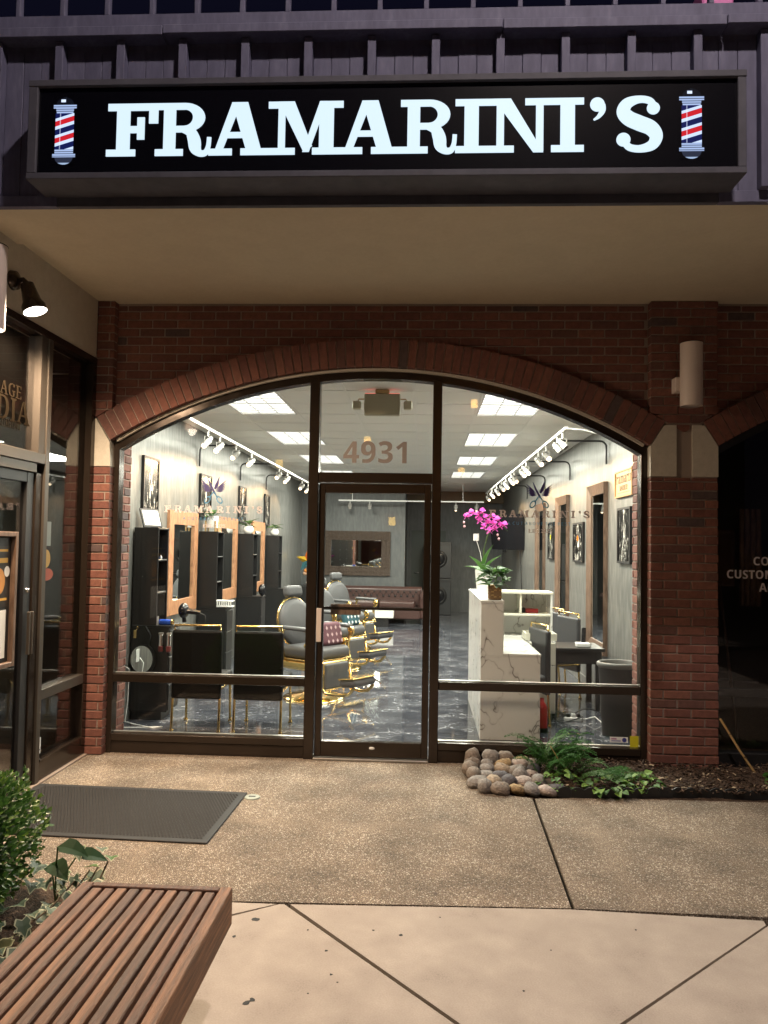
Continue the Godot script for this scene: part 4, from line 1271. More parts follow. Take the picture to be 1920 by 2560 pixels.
func lamps() -> void:
	tube_lamp("unlit off-white tube lamp on the right brick pier", V(2.315, 2.95, 0.245), false)
	var mt := get_node("tube_wall_lamp")
	pbox(mt, "wall_bracket", M.pinkish_white, -0.105, -0.12, -0.125, -0.02, -0.01, -0.03)
	tube_lamp("lit pinkish tube lamp cut by the left edge of the picture", V(-2.078, 3.055, 1.87), true)
	pbox(get_node("tube_wall_lamp_001"), "wall_bracket", M.pinkish_white, -0.162, -0.05, -0.04, -0.05, 0.06, 0.04)
	spot(V(-2.078, 2.73, 1.87), V(-2.0, 0, 1.9), Color(1.0, 0.84, 0.66), 1.6, 62, 0.05)
	# adjustable floodlight above the corner glass
	var f := thing("flood_lamp", "glowing adjustable floodlight on the beige wall above the left glass front", "flood lamp", V(-2.238, 3.27, 1.37))
	part(f, "wall_plate", Sh.new().lathe([Vector2(0.0, 0.0), Vector2(0.062, 0.0), Vector2(0.062, 0.0), Vector2(0.057, 0.03), Vector2(0.02, 0.045), Vector2(0, 0.045)], 20).mesh(), M.bronze, Vector3.ZERO, V(0, 0, -PI / 2))
	part(f, "arm", Sh.new().tube([V(0.03, 0.0, 0), V(0.07, 0.005, 0.0), V(0.095, -0.02, -0.01)], 0.016, 8).mesh(), M.bronze)
	var hd := Node3D.new()
	hd.name = "head"
	f.add_child(hd)
	hd.position = V(0.10, -0.05, -0.01)
	hd.rotation = V(-0.02, 0.0, 0.34)
	part(hd, "housing", Sh.new().lathe([Vector2(0.070, -0.155), Vector2(0.074, -0.155), Vector2(0.074, -0.155), Vector2(0.072, -0.115), Vector2(0.056, -0.085), Vector2(0.046, -0.02), Vector2(0.040, 0.03), Vector2(0.040, 0.03), Vector2(0.0, 0.036)], 28).mesh(), M.bronze)
	part(hd, "lamp_face", Sh.new().lathe([Vector2(0.0, -0.166), Vector2(0.04, -0.163), Vector2(0.070, -0.152)], 28).mesh(), glow(C(1.0, 0.92, 0.80), 12.0))
	var face := f.position + hd.position + Basis.from_euler(hd.rotation) * V(0, -0.185, 0)
	spot(face, face + Basis.from_euler(hd.rotation) * V(0, -1, 0), Color(1.0, 0.88, 0.74), 6.6, 84, 0.06, 0.9)
	# the lit brick block across the way, which the glass mirrors
	var ob := thing("opposite_building", "brick building with yellow lanterns across the way, behind the viewer", "building", V(0, 0, 32.0))
	pbox(ob, "wall", M.brick3, -16, 0, 0.1, 16, 9.5, 0.5, 0.0)
	for k in 6: pbox(ob, "window", M.black_gloss, -13.6 + k * 5, 5.2, 0.06, -12.0 + k * 5, 7.4, 0.12, 0.0)
	for k in 5:
		var at: Vector3 = [V(-2.49, 6.8, 0), V(2.79, 8.7, 0), V(2.2, 5.3, 0), V(-1.2, 2.8, 0), V(-6.9, 5.6, 0)][k]
		pbox(ob, "lantern_lamp", glow(C(1.0, 0.62, 0.12), 6.0), at.x - 0.16, at.y - 0.2, -0.3, at.x + 0.16, at.y + 0.2, -0.05, 0.01)
		if k < 3: spot(V(at.x, at.y, 31.4), V(at.x, at.y - 1.0, 32.1), Color(1.0, 0.62, 0.3), 2.0, 80, 0.15, 0.8)
	# street lamp behind the viewer
	var p := thing("street_lamp", "tall street lamp standing behind the viewer, out of the picture", "street lamp", V(4.2, 0.0, 6.6))
	part(p, "pole", Sh.new().tube([V(0, 0, 0), V(0, 4, 0), V(0, 7.9, 0)], 0.09, 12, 0.05).mesh(), M.bronze)
	part(p, "arm", Sh.new().tube([V(0, 7.8, 0), V(-1.2, 8.1, -0.7), V(-2.4, 8.15, -1.6)], 0.04, 8).mesh(), M.bronze)
	pbox(p, "lamp_head", M.bronze, -2.75, 8.06, -1.85, -2.25, 8.2, -1.4, 0.02)
	pbox(p, "lamp_lens", glow(C(1.0, 0.88, 0.80), 6.0), -2.72, 8.045, -1.82, -2.28, 8.058, -1.43, 0.0)
	spot(V(1.7, 8.02, 4.98), V(1.2, 0.0, 3.6), Color(1.0, 0.925, 0.885), 20.0, 72, 0.16, 0.4)

# ---------------------------------------------------------------- inside the barber shop
const XL := -2.36
const XR := 2.33
const BACK := -11.0
const FAR := -13.3

func room() -> void:
	var f := setting("shop_floor")
	pbox(f, "poured_floor", M.epoxy, -2.5, -0.05, FAR - 0.1, 2.5, 0.002, -0.05, 0.0)
	var w := setting("shop_wall_left")
	pbox(w, "plaster", M.plaster, XL - 0.14, 0.0, BACK, XL, 3.1, -0.40, 0.0)
	pbox(w, "baseboard", M.plaster, XL, 0.002, BACK, XL + 0.012, 0.11, -0.41)
	var w2 := setting("shop_wall_right")
	pbox(w2, "plaster", M.plaster, XR, 0.0, FAR, XR + 0.14, 3.1, -0.40, 0.0)
	pbox(w2, "baseboard", M.plaster, XR - 0.012, 0.002, FAR, XR, 0.11, -0.41)
	var w3 := setting("shop_wall_back")
	pbox(w3, "plaster", M.plaster_dark, XL - 0.14, 0.0, BACK - 0.14, -0.05, 3.1, BACK, 0.0)
	pbox(w3, "plaster", M.plaster_dark, -0.19, 0.0, FAR, -0.05, 3.1, BACK - 0.14, 0.0)
	pbox(w3, "plaster", M.plaster_dark, -0.3, 0.0, FAR - 0.12, XR + 0.14, 3.1, FAR, 0.0)
	pbox(w3, "bulkhead", M.band, -0.05, 2.72, FAR, XR, 2.999, FAR + 0.25, 0.0)
	var w4 := setting("shop_wall_front")
	# above and beside the opening, inside
	var p := PackedVector2Array()
	for i in 41:
		var x := lerpf(-2.10, 2.045, i / 40.0)
		p.append(Vector2(x, arc_y(x, AR - 0.01)))
	p.append(Vector2(2.45, 2.44)); p.append(Vector2(2.45, 3.1)); p.append(Vector2(-2.49, 3.1)); p.append(Vector2(-2.49, 2.44))
	part(w4, "plaster", Sh.new().prism(p, -0.12, -0.07).mesh(), M.white)
	pbox(w4, "soffit_roof", M.soffit, -2.5, 3.10, FAR, 2.5, 3.16, -0.05, 0.0)
	# suspended ceiling
	var c := setting("shop_ceiling")
	var t := bxm(V(0.588, 0.012, 0.588), 0.002)
	# grid lines: along the room at x0 + k * 0.61, across at z = -0.71 - n * 0.605
	var x0 := -0.965 - 0.61 * 3
	for i in 9:
		var xa := x0 + i * 0.61
		for j in range(-1, 21):
			var za := -0.68 - j * 0.605
			var cx := xa + 0.305; var cz := za - 0.3025
			if cx < XL - 0.25 or cx > XR + 0.25 or cz < FAR - 0.2 or cz > -0.05: continue
			if (i == 2 or i == 6) and posmod(j, 4) < 2 and j >= 0 and j < 16: continue
			part(c, "ceiling_tile", t, M.ceiling_tile, V(cx, 3.008 + rr(-0.001, 0.001), cz))
	for i in 10:
		var xa := x0 + i * 0.61
		if xa > XL - 0.05 and xa < XR + 0.05: pbox(c, "ceiling_bar", M.ceiling_bar, xa - 0.012, 2.998, FAR, xa + 0.012, 3.0035, -0.13, 0.0)
	for j in range(-1, 22):
		var za := -0.68 - j * 0.605
		if za < -0.13 and za > FAR: pbox(c, "ceiling_bar", M.ceiling_bar, XL, 2.9985, za - 0.012, XR, 3.0025, za + 0.012, 0.0)
	# ceiling lights with louvres
	var words := ["nearest", "second", "third", "farthest"]
	var lamp := glow(C(0.97, 1.0, 0.94), 0.8)
	for sd in 2:
		var cx: float = x0 + (2 if sd == 0 else 6) * 0.61 + 0.305
		for k in 4:
			var cz := -0.68 - k * 4 * 0.605 - 0.605
			var l := thing("ceiling_light", "%s fluorescent ceiling light panel in the %s row" % [words[k], "left" if sd == 0 else "right"], "ceiling light", V(cx, 3.0, cz), 0.0, "fluorescent ceiling lights")
			pbox(l, "light_diffuser", lamp, -0.285, 0.014, -0.585, 0.285, 0.020, 0.585, 0.0)
			for e in [[-0.294, -0.598, -0.284, 0.598], [0.284, -0.598, 0.294, 0.598], [-0.284, -0.598, 0.284, -0.586], [-0.284, 0.586, 0.284, 0.598]]: pbox(l, "frame", M.white_gloss, e[0], -0.006, e[1], e[2], 0.022, e[3], 0.0)
			for q in 2: pbox(l, "long_louvre", M.white_gloss, -0.098 + q * 0.19, 0.002, -0.585, -0.090 + q * 0.19, 0.0135, 0.585, 0.0)
			for q in 8: pbox(l, "cross_louvre", M.white_gloss, -0.284, 0.004, -0.46 + q * 0.13, 0.284, 0.0135, -0.455 + q * 0.13, 0.0)
			var a := AreaLight3D.new()
			a.name = numbered("panel_glow")
			a.area_size = Vector2(0.56, 1.16)
			a.light_color = Color(1.0, 1.0, 0.93)
			a.light_energy = 6.0
			a.area_range = 20.0
			a.shadow_enabled = true
			add_child(a)
			a.position = V(cx, 2.985, cz)
			a.rotation.x = -PI / 2
	# emergency light
	var em := thing("emergency_light", "beige twin-head emergency light hanging from the ceiling over the door", "emergency light", V(-0.02, 2.998, -0.62))
	pbox(em, "mount", M.bamboo, -0.06, -0.035, -0.03, 0.06, 0.0, 0.03)
	part(em, "case", Sh.new().rbox(V(0, -0.13, 0), V(0.315, 0.19, 0.07), 0.015).mesh(), mat(C(0.36, 0.34, 0.25), 0.5))
	for sd in [-1, 1]:
		part(em, "bracket", Sh.new().tube([V(sd * 0.155, -0.08, 0), V(sd * 0.205, -0.08, 0), V(sd * 0.21, -0.10, 0)], 0.006, 6).mesh(), M.bamboo)
		part(em, "lamp_head", Sh.new().rbox(V(sd * 0.222, -0.135, 0), V(0.075, 0.075, 0.07), 0.016).mesh(), mat(C(0.50, 0.47, 0.34), 0.3))
	pbox(em, "exit_glow_strip", glow(C(1.0, 0.12, 0.08), 0.6), -0.15, -0.034, -0.02, 0.15, -0.031, 0.02, 0.0)

func track_head(parent: Node3D, at: Vector3, aim: Vector3, lit: bool) -> void:
	var h := Node3D.new()
	h.name = "track_head"
	parent.add_child(h, true)
	h.position = at
	part(h, "stem", Sh.new().tube([V(0, 0, 0), V(0, -0.06, 0)], 0.012, 8).mesh(), M.rail)
	var can := Node3D.new()
	var d := aim.normalized()
	var b := Basis(Quaternion(Vector3.DOWN, d))
	part(h, "yoke", Sh.new().tube([V(-0.035, -0.12, 0), V(-0.035, -0.06, 0), V(0.035, -0.06, 0), V(0.035, -0.12, 0)], 0.005, 6).mesh(), M.rail)
	var q := part(h, "can", Sh.new().lathe([Vector2(0.029, -0.05), Vector2(0.031, -0.05), Vector2(0.031, -0.05), Vector2(0.031, 0.0), Vector2(0.021, 0.04), Vector2(0.018, 0.06), Vector2(0.0, 0.062)], 20).mesh(), M.can)
	q.transform = Transform3D(b, V(0, -0.115, 0))
	if lit:
		var g := part(h, "lamp_bulb", Sh.new().ball(V(0, -0.052, 0), V(0.027, 0.03, 0.027), 14, 8).mesh(), glow(C(1.0, 0.72, 0.42), 2.6))
		g.transform = Transform3D(b, V(0, -0.115, 0))
	can.free()

func tracks() -> void:
	for sd in [-1, 1]:
		var x := -1.83 if sd < 0 else 1.70
		var z0 := -0.95 if sd < 0 else -1.35
		var z1 := -8.6 if sd < 0 else -10.6
		var t := thing("track_light", "white track light rail with spot heads along the %s wall" % ("left" if sd < 0 else "right"), "track light", V(x, 2.79, 0))
		pbox(t, "rail", M.rail, -0.018, -0.012, z1, 0.018, 0.018, z0)
		var zs := [-1.6, -2.05, -2.75, -3.55, -5.4, -6.1, -7.6, -8.3] if sd < 0 else [-1.55, -1.85, -2.55, -3.1, -4.2, -4.6, -5.5, -5.9, -6.7, -7.3, -8.2, -9.2, -10.2]
		for i in zs.size():
			var z: float = zs[i]
			var lit: bool = i > 1 or sd < 0
			var aim := V(sd * 0.6, -0.8, rr(0.15, 0.85))
			track_head(t, V(0, -0.012, z), aim, lit)
			if lit: spot(V(x, 2.66, z) + aim.normalized() * 0.105, V(x, 2.66, z) + aim, Color(1.0, 0.80, 0.56), 0.38, 46, 0.03)
		if sd > 0: part(t, "feed_cable", Sh.new().tube([V(0, 0.0, z0), V(0.15, -0.02, z0 + 0.05), V(0.35, -0.09, z0 + 0.12), V(0.62, -0.11, z0 + 0.2)], 0.006, 6).mesh(), M.white)
		# pipe brackets from the wall carry the rail
		var wx := (XL if sd < 0 else XR) - x
		var stations := [-3.05, -5.1, -6.95] if sd < 0 else [-2.35, -4.4, -6.5, -8.6]
		for z in stations:
			var pts := [V(wx - sd * 0.02, -0.23, z), V(wx - sd * 0.02, -0.08, z)]
			for k in 5:
				var a := PI / 2 * (k + 1) / 5.0
				pts.append(V(wx - sd * (0.02 + 0.07 * (1 - cos(a))), -0.08 + 0.07 * sin(a) + 0.03, z))
			pts.append(V(0.0, 0.02, z))
			part(t, "pipe_bracket", Sh.new().tube(pts, 0.011, 8).mesh(), M.black)
	var bt := thing("track_light", "short white track with spot heads at the back of the shop", "track light", V(0, 2.60, -10.6))
	pbox(bt, "rail", M.white, -1.5, -0.012, -0.018, 1.65, 0.018, 0.018)
	for x in [-1.25, -0.82, 0.46, 1.05, 1.5]:
		track_head(bt, V(x, -0.012, 0), V(0.0, -0.9, -0.6), x > 0)
		if x > 0: spot(V(x, 2.47, -10.6) + V(0, -0.07, -0.05), V(x, 1.5, -11.3), Color(1.0, 0.85, 0.65), 0.3, 42, 0.03)
	part(bt, "drop_rod", Sh.new().tube([V(-1.2, 0.018, 0), V(-1.2, 0.39, 0)], 0.008, 6).mesh(), M.white)
	part(bt, "drop_rod", Sh.new().tube([V(1.2, 0.018, 0), V(1.2, 0.39, 0)], 0.008, 6).mesh(), M.white)

func ring_frame(parent: Node3D, m: Material, w: float, h: float, t: float, d: float, lift := 0.0) -> void:
	# four mitred boards round a rectangle in the xy plane, from z = 0 to z = d, the inner edge lower by lift
	var o := [V(-w / 2, -h / 2, d), V(w / 2, -h / 2, d), V(w / 2, h / 2, d), V(-w / 2, h / 2, d)]
	var i := [V(-w / 2 + t, -h / 2 + t, d - lift), V(w / 2 - t, -h / 2 + t, d - lift), V(w / 2 - t, h / 2 - t, d - lift), V(-w / 2 + t, h / 2 - t, d - lift)]
	for k in 4:
		var q := (k + 1) % 4
		var s := Sh.new()
		var bo := V(0, 0, -d); var bi := V(0, 0, -(d - lift))
		s.quad(o[k], o[q], i[q], i[k])
		s.quad(o[k] + bo, o[q] + bo, o[q], o[k])
		s.quad(i[k], i[q], i[q] + bi, i[k] + bi)
		part(parent, "frame_board", s.mesh(), m)

func wall_mirror(label: String, at: Vector3, turn: float, w: float, h: float, t: float, d: float, m: Material, lift := 0.0, group := "") -> void:
	var o := thing("wall_mirror", label, "mirror", at, turn, group)
	ring_frame(o, m, w, h, t, d, lift)
	pbox(o, "mirror_glass", M.mirror, -w / 2 + t - 0.003, -h / 2 + t - 0.003, 0.004, w / 2 - t + 0.003, h / 2 - t + 0.003, 0.010, 0.0)

func photo_tex(seed_: int, spot_colour := Color(0, 0, 0, 0)) -> ImageTexture:
	# a black and white street picture: soft upright shapes and a bright patch
	var w := 96; var h := 160
	var n := noise(0.03, seed_, 4)
	var im := Image.create(w, h, false, Image.FORMAT_RGB8)
	for y in h:
		for x in w:
			var v := n.get_noise_2d(x * 2.6, y * 0.55) * 1.3 + n.get_noise_2d(x * 5 + 300, y * 4) * 0.5
			v += 0.55 * exp(-pow((x - 48.0 + 6 * sin(y * 0.05)) / (10.0 + y * 0.10), 2.0)) - 0.12
			if y > 100 and absf(x - 50.0) < 6 - absf(y - 125.0) * 0.08: v -= 0.8
			v = clampf(v, 0.0, 0.9)
			var c := Color(v, v * 0.99, v * 0.96)
			if spot_colour.a > 0 and Vector2((x - 44) / 9.0, (y - 62) / 12.0).length() < 1.0: c = spot_colour
			im.set_pixel(x, y, c)
	return ImageTexture.create_from_image(im)

func wall_picture(label: String, at: Vector3, turn: float, w: float, h: float, seed_: int, tint := Color(0, 0, 0, 0)) -> void:
	var o := thing("framed_picture", label, "picture", at, turn, "framed pictures on the shop walls")
	ring_frame(o, M.black, w, h, 0.022, 0.03)
	var m := StandardMaterial3D.new()
	m.albedo_texture = photo_tex(seed_, tint)
	m.roughness = 0.25
	var q := QuadMesh.new()
	q.size = Vector2(w - 0.04, h - 0.04)
	part(o, "print", q, m, V(0, 0, 0.022))
	pbox(o, "backing", M.black, -w / 2 + 0.01, -h / 2 + 0.01, 0.001, w / 2 - 0.01, h / 2 - 0.01, 0.02, 0.0)

func pot_plant(called: String, label: String, at: Vector3, kind: int) -> void:
	var t := thing(called, label, "plant", at)
	var y := 0.0
	if kind == 0:
		for k in 4:
			var a := TAU * (k + 0.5) / 4
			part(t, "stand_leg", bxm(V(0.02, 0.13, 0.02), 0.003), M.bamboo, V(cos(a) * 0.085, 0.065, sin(a) * 0.085))
		part(t, "pot", Sh.new().lathe([Vector2(0, 0.045), Vector2(0.07, 0.045), Vector2(0.07, 0.045), Vector2(0.078, 0.19), Vector2(0.078, 0.19), Vector2(0.07, 0.185), Vector2(0.0, 0.17)], 24).mesh(), M.white)
		y = 0.18
	else:
		part(t, "pot", Sh.new().lathe([Vector2(0, 0), Vector2(0.045, 0.0), Vector2(0.075, 0.03), Vector2(0.082, 0.07), Vector2(0.06, 0.115), Vector2(0.055, 0.115), Vector2(0.0, 0.10)], 24).mesh(), M.white_gloss)
		y = 0.11
	for k in 16:
		var a := k * 2.4
		var l := rr(0.10, 0.17)
		part(t, "leaf", leaf(l, l * 0.36, 0.3, 0.35, 0.7).mesh(), M.leaf_dark if k % 3 else M.leaf_mid).transform = facing(V(cos(a) * 0.015, y + rr(0, 0.05), sin(a) * 0.015), V(cos(a), rr(0.1, 1.0), sin(a)))

func stations() -> void:
	var zs := [-1.06, -3.12, -5.07, -7.05]
	var words := ["nearest the window", "second from the window", "third from the window", "farthest from the window"]
	for k in 4:
		var z: float = zs[k]
		var c := thing("barber_cabinet", "tall black station cabinet with open shelves, %s on the left wall" % words[k], "cabinet", V(XL, 0, z), 0.0, "barber stations")
		# side panels face the window and the back; the shelves open to the room
		pbox(c, "plinth", M.charcoal, 0.02, 0.002, -0.28, 0.31, 0.075, -0.012)
		pbox(c, "base_cabinet", M.charcoal, 0.014, 0.075, -0.29, 0.365, 0.85, 0.0)
		for q in 3: pbox(c, "drawer_front", M.charcoal, 0.366, 0.09 + q * 0.25, -0.285, 0.378, 0.33 + q * 0.25, -0.006)
		pbox(c, "counter", M.charcoal, 0.013, 0.851, -0.292, 0.382, 0.871, 0.002)
		pbox(c, "side_panel", M.charcoal, 0.014, 0.872, -0.018, 0.245, 1.78, 0.0)
		pbox(c, "side_panel", M.charcoal, 0.014, 0.872, -0.29, 0.245, 1.78, -0.272)
		pbox(c, "back_panel", M.black, 0.014, 0.872, -0.272, 0.026, 1.762, -0.018)
		pbox(c, "top", M.charcoal, 0.026, 1.762, -0.272, 0.245, 1.78, -0.018)
		for y in [1.16, 1.465]: pbox(c, "shelf", M.charcoal, 0.026, y, -0.272, 0.24, y + 0.016, -0.018)
		if k < 3:
			var label: String = ["orange wood framed mirror behind the nearest black cabinet", "orange wood framed mirror at the second station on the left", "orange wood framed mirror at the third station on the left"][k]
			wall_mirror(label, V(XL, 1.425, [-2.52, -4.46, -6.42][k]), PI / 2, [1.03, 1.06, 0.95][k], 1.13, 0.15, 0.03, M.frame_wood, 0.0, "station mirrors")
	for k in 4: wall_picture("black framed black and white picture high on the left wall, %s" % words[k], V(XL, 2.215, [-1.44, -3.35, -5.28, -7.07][k]), PI / 2, [0.43, 0.47, 0.42, 0.40][k], 0.53, 200 + k * 17)
	pot_plant("potted_plant", "leafy plant in a square white pot on bamboo legs on the second cabinet", V(XL + 0.13, 1.78, -3.26), 0)
	pot_plant("potted_plant", "small plant in a round white pot on the third cabinet", V(XL + 0.13, 1.78, -5.2), 1)
	pot_plant("potted_plant", "small dark plant in a round white pot on the fourth cabinet", V(XL + 0.13, 1.78, -7.18), 1)
	# tilted frame on the first cabinet
	var fr := thing("licence_frame", "small black framed certificate leaning on top of the first cabinet", "picture frame", V(XL + 0.14, 1.784, -1.2), PI / 2 - 0.5)
	var tilt := Node3D.new()
	tilt.name = "tilted_frame"
	fr.add_child(tilt)
	tilt.rotation.x = -0.35
	pbox(tilt, "frame", M.black, -0.115, 0.0, -0.008, 0.115, 0.19, 0.006)
	pbox(tilt, "paper", M.white, -0.095, 0.02, 0.0065, 0.095, 0.17, 0.008, 0.0)
	pbox(tilt, "print", mat(C(0.3, 0.33, 0.33), 0.5), -0.05, 0.06, 0.0083, 0.05, 0.13, 0.009, 0.0)
	pbox(fr, "prop", M.black, -0.02, 0.0, -0.12, 0.02, 0.012, -0.03, 0.0)
	bottles()
	# hair dryer and clippers on the first counter
	var hd := thing("hair_dryer", "black hair dryer lying on the first station counter", "hair dryer", V(XL + 0.42, 0.99, -1.32))
	part(hd, "barrel", Sh.new().ball(V(0, 0.0, 0), V(0.05, 0.075, 0.075), 16, 12).mesh(), M.black_gloss)
	part(hd, "nozzle", Sh.new().tube([V(0.03, 0.0, 0), V(0.16, -0.02, 0)], 0.03, 12, 0.022).mesh(), M.black_gloss)
	part(hd, "handle", Sh.new().tube([V(0.0, -0.04, 0), V(0.01, -0.11, 0.0)], 0.02, 10).mesh(), M.black_gloss)
	part(hd, "cord", Sh.new().tube([V(0.16, -0.02, 0), V(0.21, -0.04, 0), V(0.215, -0.10, 0), V(0.2, -0.12, 0)], 0.004, 6).mesh(), M.black)
	for k in 2:
		var cl := thing("hair_clipper", "silver hair clipper hanging on the first cabinet, %s one" % ["left", "right"][k], "clipper", V(XL + 0.30 + k * 0.075, 0.62, 0.012 - 1.06))
		part(cl, "body", Sh.new().rbox(V(0, 0.09, 0), V(0.042, 0.17, 0.035), 0.015).mesh(), M.chrome)
		part(cl, "grip", Sh.new().rbox(V(0, 0.04, 0.004), V(0.044, 0.06, 0.036), 0.012).mesh(), mat(C(0.12, 0.03, 0.03), 0.3))
		part(cl, "blade", bxm(V(0.04, 0.016, 0.03), 0.002), M.alu, V(0, 0.18, 0))
	var hm := thing("hand_mirror", "oval grey hand mirror hanging on the side of the first cabinet", "hand mirror", V(XL + 0.13, 0.56, -1.052))
	part(hm, "rim", Sh.new().prism(round_(0, 0, 0.118, 0.138), 0.0, 0.012).mesh(), M.black, V(0.01, 0, 0))
	part(hm, "glass", Sh.new().prism(round_(0, 0, 0.104, 0.124), 0.0, 0.014).mesh(), M.mirror, V(-0.005, 0, 0))
	part(hm, "handle", Sh.new().tube([V(0.05, 0.13, 0.006), V(0.07, 0.22, 0.006), V(0.02, 0.30, 0.006)], 0.011, 8).mesh(), M.black)
	var ky := thing("brass_tag", "small brass key tag hanging on the first cabinet side", "key tag", V(XL + 0.06, 0.76, -1.056))
	part(ky, "ring", Sh.new().tube([V(0, 0.09, 0), V(0.015, 0.1, 0), V(0.02, 0.085, 0), V(0.008, 0.07, 0), V(0, 0.075, 0)], 0.003, 6).mesh(), M.brass)
	pbox(ky, "tag", M.brass, -0.025, -0.01, -0.002, 0.005, 0.065, 0.002)
	var cb := thing("white_basket", "small white slotted basket on the second station counter", "basket", V(XL + 0.32, 0.875, -3.2))
	for k in 8: pbox(cb, "slat", M.white, -0.10 + k * 0.027, 0.0, 0.06, -0.085 + k * 0.027, 0.07, 0.064, 0.0)
	pbox(cb, "rim", M.white, -0.11, 0.065, -0.06, 0.115, 0.078, 0.066)
	pbox(cb, "bottom", M.white, -0.11, 0.0, -0.06, 0.115, 0.012, 0.066)
	var hd2 := thing("hair_dryer", "black hair dryer standing on the third station counter", "hair dryer", V(XL + 0.36, 0.96, -5.2))
	part(hd2, "barrel", Sh.new().ball(V(0, 0.0, 0), V(0.055, 0.085, 0.075), 16, 12).mesh(), M.black_gloss)
	part(hd2, "handle", Sh.new().tube([V(0.0, -0.04, 0), V(0.0, -0.088, 0.0)], 0.02, 10).mesh(), M.black_gloss)
	# outlets and cable by the brick return
	var ou := thing("wall_outlet", "white power outlet low on the left wall beside the brick", "outlet", V(XL + 0.001, 0.56, -0.82))
	pbox(ou, "plate", M.white, 0.0, -0.06, -0.04, 0.008, 0.06, 0.04)
	var ca := thing("white_cable", "white cable trailing from the outlet across the floor", "cable", V(XL, 0, 0))
	part(ca, "cable", Sh.new().tube([V(0.03, 0.54, -0.82), V(0.08, 0.50, -0.86), V(0.06, 0.2, -0.9), V(0.06, 0.03, -0.85), V(0.16, 0.008, -0.85), V(0.36, 0.008, -0.74), V(0.42, 0.008, -0.80), V(0.2, 0.008, -0.74), V(0.02, 0.008, -0.72)], 0.0045, 6).mesh(), M.white)

func bottle(label: String, at: Vector3, h: float, r: float, body: Color, cap: Color) -> void:
	var b := thing("product_bottle", label, "bottle", at)
	part(b, "body", Sh.new().lathe([Vector2(0, 0), Vector2(r, 0), Vector2(r, 0), Vector2(r, h * 0.62), Vector2(r * 0.45, h * 0.74), Vector2(r * 0.45, h * 0.78)], 16).mesh(), mat(body, 0.25))
	part(b, "cap", Sh.new().lathe([Vector2(r * 0.5, h * 0.76), Vector2(r * 0.5, h * 0.76), Vector2(r * 0.35, h), Vector2(r * 0.35, h), Vector2(0, h)], 14).mesh(), mat(cap, 0.35))

func bottles() -> void:
	var x := XL
	bottle("blue spray bottle with white cap on the upper shelf of the first cabinet", V(x + 0.19, 1.482, -1.13), 0.17, 0.024, C(0.03, 0.04, 0.35), C(0.75, 0.75, 0.75))
	bottle("small yellow bottle beside the blue one on the upper shelf", V(x + 0.215, 1.482, -1.085), 0.09, 0.019, C(0.6, 0.4, 0.05), C(0.7, 0.7, 0.7))
	bottle("tiny clear bottle at the front of the upper shelf", V(x + 0.225, 1.482, -1.19), 0.04, 0.014, C(0.35, 0.37, 0.38), C(0.4, 0.4, 0.4))
	bottle("dark bottle with silver label and copper cap on the lower shelf", V(x + 0.21, 1.177, -1.09), 0.14, 0.024, C(0.16, 0.16, 0.17), C(0.45, 0.2, 0.1))
	bottle("small bottle on the middle shelf of the second cabinet", V(x + 0.2, 1.482, -3.2), 0.06, 0.02, C(0.4, 0.4, 0.42), C(0.5, 0.5, 0.5))
	bottle("grey bottle on the upper shelf of the third cabinet", V(x + 0.2, 1.482, -5.15), 0.13, 0.022, C(0.25, 0.3, 0.3), C(0.4, 0.4, 0.4))
	bottle("blue bottle on the upper shelf of the fourth cabinet", V(x + 0.2, 1.482, -7.12), 0.14, 0.022, C(0.05, 0.08, 0.3), C(0.5, 0.5, 0.55))
	var bl := thing("blue_clipper_case", "blue and dark case lying on the first station counter", "case", V(x + 0.31, 0.872, -1.14))
	part(bl, "case", Sh.new().rbox(V(0, 0.025, 0), V(0.13, 0.05, 0.06), 0.018).mesh(), mat(C(0.02, 0.08, 0.45), 0.25))
	part(bl, "end_cap", Sh.new().rbox(V(0.06, 0.025, 0), V(0.03, 0.052, 0.062), 0.014).mesh(), M.brass)
	var cm := thing("comb_jar", "clear jar of combs on the first station counter", "jar", V(x + 0.225, 0.872, -1.10))
	part(cm, "jar", Sh.new().lathe([Vector2(0, 0), Vector2(0.028, 0), Vector2(0.028, 0), Vector2(0.03, 0.08), Vector2(0.027, 0.08)], 16).mesh(), M.alu)
	for k in 3: pbox(cm, "comb", M.black, -0.016 + k * 0.013, 0.02, -0.002, -0.008 + k * 0.013, 0.13, 0.002, 0.0)

